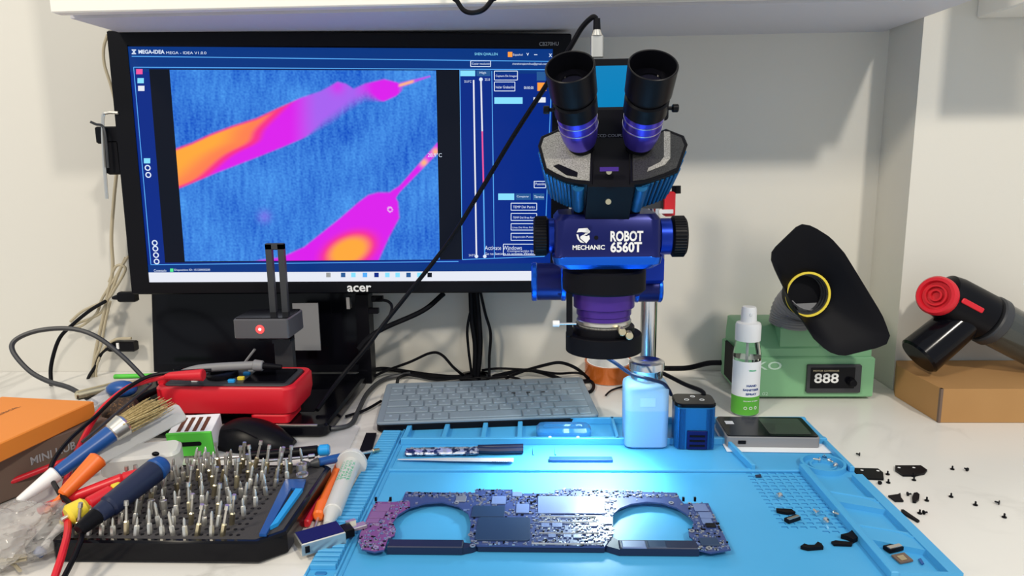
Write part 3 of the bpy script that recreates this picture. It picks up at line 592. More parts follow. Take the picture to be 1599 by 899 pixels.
# syringe, orange pen, red tube
sy = thing('flux_syringe', 'clear syringe with green print beside the blue mat', 'syringe', at(530, 780))
a, b_ = at(549, 724, .016), at(519, 800, .012); d = (b_-a)
G().cyl(a, b_, .0098, .0090, b=.001).out('barrel', 'translucent', sy); G().cyl(b_, b_+d*.22, .0075, .004).out('nose', 'translucent', sy); G().cyl(b_+d*.2, at(515, 836, .008), .0022, .0016).out('needle', 'white', sy)
G().cyl(a-d*.03, a+d*.03, .017, b=.0005).out('flange', 'translucent', sy); G().cyl(a-d*.2, a-d*.02, .0095, b=.001).out('plunger', 'clear_plastic', sy)
q = frame(a+d*.12+Vector((0, 0, .0095)), d, (1, .2, 0))
for k in range(4): text('FLUX PASTE'[k:k+7], q @ RX(0) @ T(0, -.006+.0035*k, -.0012*abs(k-1.5)), .042, .0028, 'print_green', sy, 'print', ext=.0008)
tool('orange_pen', 'orange plastic pen between the red tube and the syringe', 'pen', at(497, 806, .008), at(530, 726, .008), [('cap', 0, .2, .006, .0075, 'orange'), ('barrel', .2, 1, .006, .005, 'orange')])
tool('red_tube', 'dark red thin tube next to the bit tray edge', 'tube', at(478, 818, .005), at(512, 744, .006), [('body', 0, 1, .0042, .0042, 'red')])
tool('pen_needle', 'thin steel needle below the orange pen', 'needle', at(488, 835, .004), at(497, 808, .006), [('rod', 0, 1, .0012, .0016, 'steel')])
# metal usb module
q = frame(at(472, 858, .012), at(540, 838, .012)-at(472, 858, .012), (0, 1, 0)); L = .040
us = thing('thermal_module', 'silver and black usb camera module at the front left of the mat', 'camera module', at(505, 855))
G(q).box((.019, .010, 0), (.040, .024, .012), b=.0008).out('case', 'steel', us); G(q).box((.019, .010, .0064), (.038, .022, .0008)).out('top_cover', 'anod_dark', us)
G(q).box((.004, -.0024, 0), (.004, .0006, .006)).out('port', 'black', us); G(q).box((.044, .010, 0), (.010, .014, .009), b=.001).out('joint', 'black', us); G(q).box((.055, .010, .001), (.014, .009, .0035), b=.0005).out('connector', 'steel', us); G(q).box((.050, .016, .004), (.009, .004, .004)).out('latch', 'steel', us)

# ------------------------------------------------------------------ keyboard
KZ = .012
kA, kB = at(588, 668, .008), at(935, 655, .008); kang = math.atan2(kB.y-kA.y, kB.x-kA.x); kw = (kB-kA).length
KM = T(kA.x, kA.y, 0) @ Matrix.Rotation(kang, 4, 'Z') @ RX(2.8); kd = .141
ky = thing('keyboard', 'grey keyboard under a translucent silicone cover behind the mat', 'keyboard', m=KM)
G(KM).rbox((kw/2, kd/2, .007), (kw, kd, .010), .006, .0015).out('base', 'black', ky)
G(KM).rbox((kw/2, kd/2, .0135), (kw+.001, kd+.001, .004), .006, .001).out('silicone_cover', 'kb_cover', ky)
rows = [(.008, .016, [1]*14, None), (.0275, .020, [1]*13+[1.6], None), (.0495, .020, [1.4]+[1]*12+[1.2], None), (.0715, .020, [1.7]+[1]*11+[1.9], None), (.0935, .020, [2.1]+[1]*10+[2.5], None), (.1155, .022, [1.2, 1.2, 1.2, 1.2, 5.4, 1.2, 1, 1, 1, 1], None)]
for off, dp, ws, _ in rows:
    y_ = kd-.006-off-dp/2+.004; tot = sum(ws); x_ = .008; u = (kw-.016)/tot
    for w_ in ws:
        cw = w_*u
        kk = G(KM).rbox((x_+cw/2, y_, .0163), (cw-.0018, dp-.0022, .0024), .0015, .0007).out('key', 'kb_cover', ky)
        if w_ < 1.3 and dp > .018: G(KM).box((x_+cw*.42, y_+.003, .0176), (.0035, .0035, .0003)).out('legend', 'kb_print', kk)
        x_ += cw
for x_ in (.182, .203, .224): G(KM).rbox((x_, .081, .0177), (.006, .004, .0005), .0018, .0001).out('worn_spot', 'dark_grey', ky)

# ------------------------------------------------------------------ repair mat
MR = T(-.2015, .550, 0) @ RZ(.35); MRI = MR.inverted(); mw, md = .55, .355
sm = thing('repair_mat', 'large light blue silicone repair mat with trays along its edges', 'repair mat', m=MR)
def ml(px, py, z=.004): v = MRI @ at(px, py, z); return v.x, v.y
wx0, wx1 = ml(630, 690)[0], ml(1262, 740, .008)[0]; wy1 = ml(900, 729, .008)[1]
ry = ml(900, 687, .008)[1]
g = G(MR)
g.prism([(0, 0), (mw-.004, 0), (mw-.004, md), (.028, md), (.026, .33), (0, .33)], 0, .003); g.out('mat_sheet', 'mat_blue', sm, False)
g = G(MR); h = .0115
def wall(x0, y0, x1, y1, w=.003, hh=h, gg=None):
    a = Vector((x0, y0)); b = Vector((x1, y1)); d = b-a; L = d.length; (gg or g).box(((x0+x1)/2, (y0+y1)/2, .003+(hh-.003)/2), (L+w*.6, w, hh-.003), math.atan2(d.y, d.x), b=.0006)
wall(.028, md-.003, mw-.006, md-.003, .005); wall(mw-.0065, wy1, mw-.0065, md-.002, .005, .0095); wall(wx0, wy1, wx1, wy1, .006, .006); wall(wx0, ry, mw-.006, ry, .006)
wall(wx1, 0, wx1, wy1, .006); wall(wx0-.006, 0, wx0-.006, .33, .002, .005); wall(wx0-.001, 0, wx0-.001, md, .0015, .004); wall(.001, 0, .001, .33, .002, .0045); wall(.001, .329, .026, .329, .002, .0045)
for px in (638, 697, 757, 812): x_ = ml(px, 675)[0]; wall(x_, ry, x_, md, .006, .010)
x_ = ml(960, 675)[0]; wall(x_, ry, x_, md, .004)
for px in (1160,): x_ = ml(px, 712)[0]; wall(x_, wy1, x_-.010, ry, .004)
g.out('raised_walls', 'mat_blue', sm)
# right tray column: raised plate pieces round three slanting wells
hp2 = .0095; xL, xR, x9 = wx1+.006, mw-.015, mw-.004
cells = [[ml(*q, hp2)[1] for q in c_] for c_ in (((1268, 737), (1325, 740), (1292, 763), (1362, 776)), ((1308, 781), (1383, 794), (1341, 815), (1420, 829)), ((1362, 840), (1447, 857), (1420, 905), (1500, 915)))]
g = G(MR); g.prism([(wx1-.002, 0), (xL, 0), (xL, wy1), (wx1-.002, wy1)], .003, hp2); g.prism([(xR, 0), (x9, 0), (x9, cells[0][1]), (xR, cells[0][1])], .003, hp2)
for c0_, c1_ in zip(cells, cells[1:]): g.prism([(xL, c1_[0]), (xR, c1_[1]), (xR, c0_[3]), (xL, c0_[2])], .003, hp2-.0012)
g.prism([(xL, 0), (xR, 0), (xR, max(.002, cells[2][3])), (xL, max(.004, cells[2][2]))], .003, hp2)
g.out('tray_frame', 'mat_blue', sm, False)
for c0_, c1_ in zip(cells, cells[1:]):
    G(MR).tube([(xL, c0_[2]-.004, hp2-.001), (xR-.010, c0_[3]+.001, hp2-.001), (xR, c0_[3]-.010, hp2-.001)], .0009, 6).out('cell_lip', 'mat_blue', sm)
dc = ml(1285, 725, .006)
g = G(MR)
for i in range(43):
    y_ = .012+.0074*i
    if abs(i-7) < 1 or y_ > .322: continue
    g.box((.0135, y_, .0054), (.022, .0044, .0050), b=.0004)
g.out('ruler_slats', 'mat_blue', sm)
G(MR).box((.0135, .068, .0035), (.023, .008, .002)).out('hanging_tab', 'mat_blue', sm)
G(MR).rbox((.0135, .004, .0035), (.010, .0045, .0012), .002, .0003).out('tab_hole', 'mat_dark', sm)
c = ml(1285, 725, .006); g = G(MR); g.ring((c[0], c[1], .003), .024, .021, .006); g.ring((c[0], c[1], .003), .014, .012, .003); g.out('round_dish', 'mat_blue', sm)
G(MR).rbox((ml(907, 718)[0], ml(907, 718)[1], .0045), (ml(957, 718)[0]-ml(858, 718)[0], .010, .004), .001, .0005).out('magnetic_bar', 'bar_blue', sm, label='dark blue magnetic bar')
g = G(MR)                                # screw grid, the shade of its notches drawn as dark blue lines
for j in range(17):
    for i in range(11):
        if j == 16 and i not in (4, 5): continue
        if j == 0 and i > 6: continue
        x_ = ml(1172, 742)[0]+.0088*i; y_ = ml(1172, 742)[1]-.0078*(j-1)
        if y_ > wy1-.004 or x_ > wx1-.007: continue
        g.box((x_, y_, .00315), (.0056, .0009, .0003)); g.box((x_+.0026, y_-.0016, .00315), (.0009, .0028, .0003))
o = g.out('screw_grid_shade', 'mat_dark', sm, False)
g = G(MR)
for x_ in (ml(867, 700)[0], ml(833, 720)[0]): g.box((x_, ml(867, 705)[1], .0038), (.0012, .018, .0016))
g.out('slot_mark', 'mat_blue', sm)

# things on the mat
t = thing('wrapped_brush', 'crumpled foil wrapped brush with a dark blue handle in the pen slot', 'brush', at(725, 705, .004))
g = G(); bm = g.bm; a, b_ = at(634, 705, .007), at(748, 703, .008); N = 30; rings = []
for k in range(N+1):
    u = k/N; c = a+(b_-a)*u; rings.append([c+Vector((0, math.cos(2*PI*j/12)*(.0092+.002*noise.noise(Vector((u*30, j, 0)))), math.sin(2*PI*j/12)*(.0035+.002*noise.noise(Vector((u*40, j*3, 2)))))) for j in range(12)])
g.loft(rings); mat('foil', (.72, .75, .85), .25, .7, noise_=(140, (.03, .05, .14), .48, .56)); g.out('foil_sleeve', 'foil', t, True, 20)
for k, dy in enumerate((.0042, -.0042)): G().tube([at(746, 702, .008)+Vector((0, dy*.6, .001)), at(775, 701, .008)+Vector((0, dy, 0)), at(817, 700, .008)+Vector((0, dy, 0))], .0042, 8).out('handle', 'navy', t)
tw_ = thing('tweezers', 'long steel tweezers lying in the slot below the foil packet', 'tweezers', at(710, 720, .005))
for k, dz in enumerate((.0053, .0072)):
    a, b_, c = at(621, 717, dz), at(700, 717, dz), at(802, 718, dz)
    G().loft([[p+Vector((0, w_*s, zz*.0004)) for s, zz in ((-1, -1), (1, -1), (1, 1), (-1, 1))] for p, w_ in ((a, .0005), (at(660, 717, dz), .0018), (b_, .0040), (c, .0048))]).out('arm', 'bright_steel', tw_)
text('MECHANIC', T(at(768, 722, .0078)), .022, .0035, 'navy', tw_, 'lettering')
t = thing('plastic_case', 'clear blue hinged plastic case at the back of the mat', 'plastic case', at(880, 670, .004))
mat('clear_blue', (.03, .22, .55), .08, alpha=.55, coat=.5)
c = at(880, 674, .012); G(T(c.x, c.y, .0125)).rbox((0, 0, 0), (.068, .030, .016), .008, .004).out('shell', 'clear_blue', t)
G(T(c.x, c.y, .019)).rbox((0, .004, 0), (.052, .012, .006), .004, .002).out('lid_ridge', 'clear_blue', t)
for s_ in (-1, 1): G().ball((c.x+s_*.017, c.y-.0155, .010), .0026).out('white_stud', 'white', t)
# solder bottle
bp = at(1010, 701, .004); bw = .0520
bt = thing('pump_bottle', 'square pale blue liquid bottle with a metal pump cap', 'bottle', (bp.x, bp.y+.022, .003))
c = Vector((bp.x, bp.y+.022, 0)); rings = []
for z_, i, r_ in ((.004, .003, .008), (.006, .0005, .009), (.050, 0, .009), (.051, 0, .009)): rings.append([(c.x+x_, c.y+y_, z_) for x_, y_ in rrect(bw/2-i, .022-i, r_)])
G().loft(rings).out('liquid_part', 'milk_blue', bt)
rings = []
for z_, i, r_ in ((.051, 0, .009), (.076, 0, .009), (.080, .001, .009), (.083, .004, .009), (.085, .010, .008)): rings.append([(c.x+x_, c.y+y_, z_) for x_, y_ in rrect(bw/2-i, .022-i, r_)])
G().loft(rings).out('upper_part', 'milk_top', bt)
G(T(c.x, c.y-.0222, .062)).box((0, 0, 0), (.018, .0006, .010)).out('label', 'faint_label', bt)
G().lathe([(.016, .084), (.019, .087), (.0195, .096), (.021, .098), (.021, .106), (.018, .1075), (.013, .1045), (.004, .104)], (c.x+.001, c.y, 0), (0, 0, 1)).out('pump_cap', 'chrome', bt)
# blue cube device
dp = thing('blue_cube_device', 'metallic blue ribbed cube device with a black control top', 'device', at(1079, 700, .004))
c = at(1079, 690, .004); dw = .0475; Q = T(c.x+.001, .838, .003) @ RZ(-2)
G(Q).rbox((0, 0, .026), (dw, dw*.8, .052), .009, .001).out('housing', 'cube_blue', dp)
G(Q).rbox((0, 0, .0545), (dw+.001, dw*.8+.001, .005), .009, .0012).out('control_top', 'black_gloss', dp)
g = G(Q)
for k in range(12): 
    for s_ in (-1, 1): g.box((s_*(.0128+.0016*(k % 6)), -dw*.4-.0004, .026), (.0007, .001, .050)) if k < 6 else None
g.out('side_ribs', 'cube_rib', dp)
G(Q).rbox((.002, -dw*.4-.0005, .0125), (.024, .003, .023), .002, .0006).out('vent', 'anod_dark', dp)
for k in range(3): G(Q).box((.002, -dw*.4-.0022, .006+.006*k), (.018, .001, .0022)).out('vent_slat', 'black', dp)
for x_, y_ in ((-.009, -.004), (.009, -.004), (0, .008)): G(Q).ring((x_, y_, .0571), .0030, .0022, .0003, n=16).out('touch_icon', 'print_white', dp)
# power bank on a white card
pbk = thing('power_bank', 'grey metal power bank with a dark glass top on a white card', 'power bank', at(1200, 690, .004))
cA, cB, cD = at(1136, 697, .006), at(1281, 697, .006), at(1118, 671, .019)
Q = T((cA.x+cB.x)/2, cA.y+.0335, .0045) @ RZ(-1.5); L = (cB-cA).length
G(Q).rbox((0, 0, .0065), (L, .066, .013), .004, .001).out('metal_case', 'grey', pbk)
G(Q).rbox((0, 0, .0136), (L-.003, .064, .0014), .004, .0004).out('glass_top', 'black_gloss', pbk); G(Q).rbox((.022, 0, .0145), (L-.060, .052, .0004), .003, .0001).out('display', 'smoked', pbk)
G(Q).rbox((-L/2+.018, -.0333, .0065), (.009, .001, .004), .001, .0002).out('port', 'black', pbk); G(Q).box((-.042, .01, .0146), (.010, .010, .0003)).out('sticker', 'label_white', pbk)
tag(G(Q).box((.004, -.002, .0005-.0008), (L+.012, .086, .0008)).out('white_card', 'label_white'), 'white card under the power bank', 'card')

# ------------------------------------------------------------------ logic board
BZ = .0105
lb = thing('logic_board', 'laptop logic board with two round fan cutouts lying on the mat', 'circuit board', at(850, 830, .003))
OUT = [(560, 846), (562, 834), (572, 812), (579, 797), (588, 783), (606, 783), (607, 780), (612, 784), (628, 781), (633, 768), (742, 769), (742, 764), (800, 764), (801, 770), (865, 770), (866, 765), (886, 762), (928, 765), (1057, 769), (1061, 778), (1068, 786), (1106, 785), (1113, 800), (1127, 828), (1141, 857), (1110, 862), (1092, 858), (1085, 850), (1084, 843), (1076, 836), (1075, 829), (1082, 823), (1083, 814), (1072, 802), (1056, 792), (1034, 785), (1010, 783), (986, 786), (968, 793), (957, 803), (957, 815), (958, 832), (955, 838), (944, 853), (745, 851), (735, 846), (733, 836), (735, 815), (731, 801), (716, 790), (690, 783), (664, 785), (640, 792), (622, 803), (613, 816), (618, 826), (616, 836), (606, 841), (600, 858), (585, 861), (565, 857)]
ow = [at(x, y, BZ) for x, y in OUT]
G().prism([(v.x, v.y) for v in ow], BZ-.0016, BZ).out('board', 'pcb', lb, False)
VI = [(560, 846), (562, 834), (572, 812), (579, 797), (588, 783), (606, 784), (640, 783), (640, 792), (622, 803), (613, 816), (618, 826), (616, 836), (606, 841), (600, 858), (585, 861), (565, 857)]
G().prism([(at(x, y, BZ).x, at(x, y, BZ).y) for x, y in VI], BZ, BZ+.0003).out('violet_zone', 'pcb_violet', lb, False)
def inside(pl, x, y):
    c = False
    for (a, b), (d, e_) in zip(pl, pl[1:]+pl[:1]):
        if (b > y) != (e_ > y) and x < (d-a)*(y-b)/(e_-b)+a: c = not c
    return c
chips = [(737, 791, 788, 808, 'chip_dark'), (744, 809, 828, 845, 'chip_dark'), (840, 776, 943, 803, 'chip'), (768, 776, 790, 788, 'chip'), (806, 788, 826, 802, 'chip'), (935, 808, 955, 819, 'solder'), (1083, 788, 1104, 799, 'chip'), (1092, 801, 1112, 810, 'chip'), (1096, 811, 1112, 819, 'chip'), (1093, 841, 1122, 853, 'chip_dark'),
         (588, 788, 609, 799, 'chip_violet'), (578, 800, 601, 810, 'chip_violet'), (573, 811, 592, 817, 'chip_violet'), (862, 817, 878, 824, 'chip'), (845, 818, 858, 824, 'chip'), (920, 817, 932, 823, 'chip'), (880, 834, 892, 840, 'chip'), (856, 834, 868, 840, 'chip'), (895, 834, 908, 841, 'chip'), (1102, 818, 1117, 824, 'black'), (712, 776, 728, 784, 'solder'), (800, 769, 815, 776, 'chip')]
for x0_, y0_, x1_, y1_, m_ in chips:
    a, b_, c, d = at(x0_, y1_, BZ), at(x1_, y1_, BZ), at(x1_, y0_, BZ), at(x0_, y0_, BZ)
    w_ = (b_.x-a.x+c.x-d.x)/2; hh = c.y-b_.y; G().rbox(((a.x+b_.x+c.x+d.x)/4, (a.y+c.y)/2, BZ+.0008), (w_, hh, .0010), min(.0035, hh*.3) if m_ == 'chip_dark' and w_ > .04 else .0004, .0002).out('chip', m_, lb)
for ym, xm0, xm1 in ((814.5, 842, 932), (832, 842, 935), (848, 830, 942), (806, 843, 930)):
    G().tube([at(xm0, ym, BZ+.0012), at((xm0+xm1)/2, ym+.8, BZ+.0012), at(xm1, ym, BZ+.0012)], .0008, 6).out('shield_frame', 'solder', lb)
gs = {'solder': G(), 'black': G(), 'chip': G()}
cnt = 0
while cnt < 1300:
    px, py = random.uniform(560, 1141), random.uniform(763, 860)
    if not inside(OUT, px, py) or any(a-1.5 < px < c+1.5 and b-1 < py < d+1 for a, b, c, d, _ in chips): continue
    if 640 < px < 735 and py > 777 or 960 < px < 1075 and py > 777: 
        if random.random() < .93: continue
    v = at(px, py, BZ); s_ = random.uniform(.0005, .0013); k = random.choices(['solder', 'black', 'chip'], [5, 2, 3])[0]
    gs[k].box((v.x, v.y, BZ+.0006), (s_*random.choice([1, 1.8, 2.6]), s_*random.choice([1, 1.5]), .0009)); cnt += 1
for i in range(17): v = at(640+i*10.5 if i < 11 else 880+i*10, 774, BZ); gs['solder'].box((v.x, v.y, BZ+.0006), (.0026, .0022, .001))
for k, nm in (('solder', 'solder_joints'), ('black', 'black_components'), ('chip', 'blue_components')): o = gs[k].out(nm, k, lb, False); o['kind'] = 'stuff'
for px, py in ((612, 828), (587, 855), (713, 785), (735, 835), (738, 852), (959, 780), (954, 832), (1080, 829), (1107, 856), (1048, 785)):
    G().ring(at(px, py, BZ+.0004), .0026, .0012, .0006, n=16).out('screw_hole', 'solder', lb)
for px in (587, 610, 1067, 1085): v = at(px, 782, BZ); G().box((v.x, v.y, BZ+.002), (.0022, .0022, .004)).out('pin', 'black', lb)
def strip(x0_, x1_, y0_, y1_, m_, nm, z1=BZ+.001): a, b_, c = at(x0_, y1_, z1), at(x1_, y1_, z1), at(x0_, y0_, z1); G().box(((a.x+b_.x)/2, (a.y+c.y)/2, (.0035+z1)/2), (b_.x-a.x, c.y-a.y, z1-.0035), b=.0008).out(nm, m_, lb)
strip(604, 722, 841, 853, 'navy', 'left_fin_strip'); strip(968, 1092, 842, 855, 'navy', 'right_fin_strip'); strip(746, 944, 850, 853, 'navy', 'front_edge_strip', BZ-.0015)
strip(972, 1010, 843, 854, 'chip', 'strip_cover', BZ+.0016); strip(1013, 1042, 843, 854, 'chip_dark', 'strip_cover', BZ+.0016)
for P_ in ([(722, 846), (745, 850), (738, 853), (722, 856)], [(944, 851), (956, 837), (970, 846), (968, 858)]):
    G().prism([(at(x, y, BZ-.001).x, at(x, y, BZ-.001).y) for x, y in P_], .0035, BZ-.001).out('link_strip', 'navy', lb)
for px in (575, 745, 850, 952, 1120): v = at(px, 850 if px in (575, 1120) else 848, .004); G().cyl((v.x, v.y+.006, .0031), (v.x, v.y+.006, BZ-.0016), .0016, n=10).out('standoff', 'black', lb)

# ------------------------------------------------------------------ loose parts on mat and desk
def flat(name, label, cat, pts, z0, th, m_, holes=(), group=None):
    t = thing(name, label, cat, at(*pts[0], z0), group=group)
    zz = z0+th; G().prism([(at(x, y, zz).x, at(x, y, zz).y) for x, y in pts], z0, zz).out('plate', m_, t)
    for x, y in holes: G().lathe([(.0001, 0), (.0016, .0002)], at(x, y, zz+.0002), (0, 0, 1), 12).out('screw_hole', 'white', t)
    return t
flat('antenna_cover', 'black plastic cover with two holes beside the mat edge', 'cover', [(1332, 730), (1371, 731), (1379, 737), (1380, 747), (1356, 746), (1341, 740), (1332, 735)], .0005, .002, 'black', ((1346, 734), (1371, 735)))
flat('antenna_cover', 'black notched plastic cover farther from the mat, right of the other cover', 'cover', [(1398, 726), (1438, 726), (1448, 733), (1444, 738), (1430, 741), (1410, 741), (1398, 733)], .0005, .002, 'black', ((1404, 730), (1427, 730)))
flat('broken_bracket', 'black pointed bracket piece on the desk', 'bracket', [(1387, 773), (1402, 771), (1406, 769), (1407, 776), (1411, 781), (1398, 781)], .0005, .0018, 'black')
flat('oval_pad', 'black oval pad on the desk between small screws', 'pad', [(1427, 769), (1432, 768), (1436, 771), (1435, 779), (1430, 783), (1425, 782), (1424, 776)], .0005, .0018, 'black')
flat('narrow_clip', 'narrow black slanted strip on the desk', 'clip', [(1407, 795), (1411, 795), (1436, 812), (1433, 813), (1408, 799)], .0005, .002, 'black')
flat('dark_bracket', 'dark bracket with two ears lying near the mat front', 'bracket', [(1250, 852), (1256, 848), (1262, 850), (1272, 850), (1277, 845), (1283, 848), (1286, 853), (1262, 855)], .0035, .003, 'rubber')
flat('dark_strip', 'short dark strip beside the two eared bracket', 'strip', [(1298, 845), (1305, 843), (1332, 846), (1330, 850), (1302, 849)], .0035, .002, 'rubber')
flat('twisted_bracket', 'dark twisted bracket against the tray column', 'bracket', [(1313, 834), (1325, 831), (1332, 826), (1340, 829), (1345, 835), (1333, 842), (1324, 837)], .0035, .004, 'rubber')
flat('dark_clip', 'dark slim clip on the screw grid', 'clip', [(1212, 793), (1236, 794), (1242, 799), (1230, 800), (1213, 797)], .0036, .0025, 'rubber')
flat('grid_pad', 'tiny dark square pad at the corner of the screw grid', 'pad', [(1179, 741), (1188, 740), (1189, 744), (1180, 744)], .0036, .001, 'navy')
flat('blue_pad', 'tiny blue strip in the right tray cell', 'pad', [(1434, 872), (1438, 871), (1443, 879), (1439, 880)], .0038, .001, 'blue_plastic')
def conn(lab, a, b_, z0=.0036, w_=.006):
    p, q_ = at(*a, z0), at(*b_, z0); t = thing('board_connector', lab, 'connector', p); M_ = frame((p+q_)/2, q_-p, (0, 1, 0)); L = (q_-p).length
    G(M_).box((0, 0, .002), (L, w_, .004), b=.0004).out('black_body', 'black', t); G(M_).box((0, -.0012, .0042), (L*.9, w_*.5, .001)).out('metal_shell', 'steel', t); return t
conn('small silver topped connector on the screw grid', (1228, 816), (1246, 810)); conn('silver striped connector in the front right tray cell', (1384, 861), (1405, 856), .0038, .008)
t = flat('memory_card', 'small brown circuit card in the front right tray cell', 'card', [(1392, 866), (1412, 862), (1426, 874), (1406, 878)], .0038, .0015, 'brown_card'); G().prism([(at(x, y, .0056).x, at(x, y, .0056).y) for x, y in ((1400, 868), (1410, 866), (1417, 873), (1408, 875))], .0054, .0058).out('copper_pads', 'brass', t)
# screws
sp = thing('tiny_screw', 'x', 'screw', group='tiny black screws scattered on the desk')
G().lathe([(.0009, 0), (.0022, .0003), (.0022, .0011), (.0008, .0013)], n=12).out('head', 'black', sp); G().lathe([(.0009, .0013), (.0009, .0042), (.0002, .0048)], n=8).out('shank', 'black', sp)
spots = [((1343, 712), 'alone behind the first black cover'), ((1386, 741), 'between the two black covers'), ((1387, 754), 'lying below the gap between the two black covers'), ((1374, 757), 'left of the lone pair below the covers'), ((1426, 744), 'touching the front of the notched cover'), ((1427, 750), 'just in front of the notched cover'), ((1416, 774), 'between the bracket and the oval pad'), ((1447, 782), 'right of the oval pad'), ((1487, 733), 'right of the notched cover'), ((1511, 736), 'farthest back at the right'), ((1485, 776), 'midway to the right of the oval pad'), ((1523, 789), 'right, left one of the front three'), ((1561, 788), 'rightmost near the picture edge'), ((1568, 808), 'nearest the front at the right'), ((1436, 802), 'at the end of the narrow strip'), ((1441, 803), 'rightmost at the end of the narrow strip')]
for i, (q, w_) in enumerate(spots):
    M = T(at(*q, .0)) @ RZ(random.uniform(0, 360)) @ (Matrix() if i % 3 else T(0, 0, .0022) @ RX(90)); l_ = 'tiny black screw on the marble desk, '+w_
    if i == 0: sp.matrix_basis = M; sp['label'] = l_
    else: dup(sp, M, l_)
ss = thing('silver_screw', 'x', 'screw', group='silver screws on the mat'); G().lathe([(.0010, 0), (.0028, .0005), (.0028, .0016), (.001, .0018)], n=14).out('head', 'chrome', ss); G().lathe([(.0011, .0018), (.0011, .007), (.0003, .008)], n=8).out('shank', 'steel', ss)
for i, (q, w_) in enumerate((((1278, 806), 'left of the pair on the screw grid'), ((1302, 804), 'right of the pair on the screw grid'), ((1289, 815), 'front one by the pair on the screw grid'), ((1214, 779), 'by the dark wires on the screw grid'), ((1218, 776), 'upright, at the back of the screw grid'), ((1294, 722), 'largest in the round dish'), ((1280, 721), 'left in the round dish'), ((1305, 729), 'front right in the round dish'), ((1287, 718), 'back in the round dish'))):
    M = T(at(*q, .0035)+Vector((0, 0, .0026))) @ RZ(random.uniform(0, 360)) @ RX(80); l_ = 'small silver screw '+w_
    if i == 0: ss.matrix_basis = M; ss['label'] = l_
    else: dup(ss, M, l_)

# ------------------------------------------------------------------ microscope
X0, Y0 = .0705, .795
sp_ = thing('stereo_microscope', 'blue and black stereo microscope on a steel pole over the mat', 'microscope', at(1013, 618, 0))
pole = aY(1012, 520, 1.0); PX = pole.x
G().cyl((PX, 1.0, .012), (PX+.002, 1.0, .36), .0115).out('pole', 'chrome', sp_); G().lathe([(.03, 0), (.03, .008), (.016, .012)], (PX, 1.0, 0)).out('pole_base', 'black', sp_)
def zP(py, Y): return aY(950, py, Y).z
# focus arm to the pole
G().box(((X0+PX)/2+.01, .925, .215), (.05, .15, .035), b=.005).out('arm', 'anod_blue', sp_)
G().cyl((PX, 1.0, .19), (PX, 1.0, .245), .02, b=.002).out('pole_clamp', 'anod_blue', sp_)
YA = .87
for side, x0_, x1_, y0_, y1_ in ((-1, 830, 884, 409, 470), (1, 990, 1033, 429, 472)):
    ym = (y0_+y1_)/2; r_ = (y1_-y0_)/2*YA/F; a, b_ = aY(x0_, ym, YA), aY(x1_, ym, YA); b_.z = a.z
    fk = G().cyl(a, b_, r_*.97, b=.002).out('focus_knob', 'anod_dark', sp_)
    for u in ((0, .17), (.83, 1)): G().cyl(a+(b_-a)*u[0], a+(b_-a)*u[1], r_*1.02, b=.0015).out('bright_rim', 'anod_bright', fk)
G().box((X0+.0, YA, zP(440, YA)), (.10, .04, .03), b=.004).out('focus_block', 'anod_dark', sp_)
# pod body
zt, zb = zP(335, .75), zP(418, .75); g = G(); rings = []
for z_, sx, sy, r_ in ((zb-.001, .049, .040, .02), (zb+.004, .057, .045, .014), (zb+.011, .0575, .045, .012), (zb+.013, .0555, .044, .010), ((zb+zt)/2, .0555, .044, .010), (zt-.006, .0555, .044, .012), (zt, .051, .040, .014)):
    rings.append([(X0+x_, Y0+y_, z_) for x_, y_ in rrect(sx, sy, r_)])
g.loft(rings); body = g.out('body', 'anod_dark', sp_)
g = G(); g.loft([[(X0+x_, Y0+y_, z_) for x_, y_ in rrect(s, s2, .014)] for z_, s, s2 in ((zb-.002, .050, .041), (zb+.003, .0565, .0455), (zb+.010, .0580, .0456), (zb+.0115, .0565, .0452))]); g.out('lower_rim', 'anod_bright', sp_)
yf = Y0-.0442
p = aY(953, 377, yf); text('ROBOT', FRONT((p.x, yf-.0003, p.z)), .0338, .0110, 'print_white', body, 'lettering', .035); p = aY(953, 394, yf); text('6560T', FRONT((p.x, yf-.0003, p.z)), .0325, .0110, 'print_white', body, 'lettering', .035)
p = aY(894, 390, yf); text('MECHANIC', FRONT((p.x, yf-.0003, p.z)), .0335, .0050, 'print_white', body, 'lettering', .03)
g = G(); p = aY(911, 367, yf); g.m = FRONT((p.x, yf-.0008, p.z)) @ Matrix.Scale(1.0, 4)
for pl in ([(-.007, .003), (-.005, .007), (.004, .0075), (.007, .004), (.006, .002), (-.002, .0035)], [(-.0075, .001), (-.0055, .001), (-.004, -.004), (.001, -.008), (-.003, -.0075), (-.006, -.004)], [(-.003, -.001), (0, .0005), (.003, -.001), (.006, .0), (.0065, -.004), (.003, -.0085), (0, -.006), (-.0035, -.003)], [(-.0005, -.0003), (.002, .002), (.005, .002), (.0035, .0005)]): g.prism(pl, 0, .0003)
g.out('bearded_head_logo', 'print_white', body, False)
G().cyl(aY(931, 371, yf)+Vector((0, .001, 0)), aY(931, 371, yf-.0006), .0022, n=14).out('screw_hole', 'rubber', body)
# zoom knobs
YK = .795
for x0_, x1_, x2_, ym, r0_ in ((872, 856, 833, 368, 30), (1028, 1047, 1070, 369, 31)):
    r_ = r0_*YK/F; a, b_, c = (aY(q, ym, YK) for q in (x0_, x1_, x2_)); b_.z = c.z = a.z
    G().cyl(a, b_, r_*.92, b=.001).out('knob_collar', 'anod_blue', sp_); kn = G().cyl(b_, c, r_, b=.002, n=48).out('zoom_knob', 'black', sp_)
    g = G()
    for k in range(40): q_ = b_+Vector((0, r_*math.cos(k*PI/20), r_*math.sin(k*PI/20))); g.cyl(q_+(c-b_)*.12, q_+(c-b_)*.88, .0009, n=6)
    g.out('knob_ribs', 'black', kn)
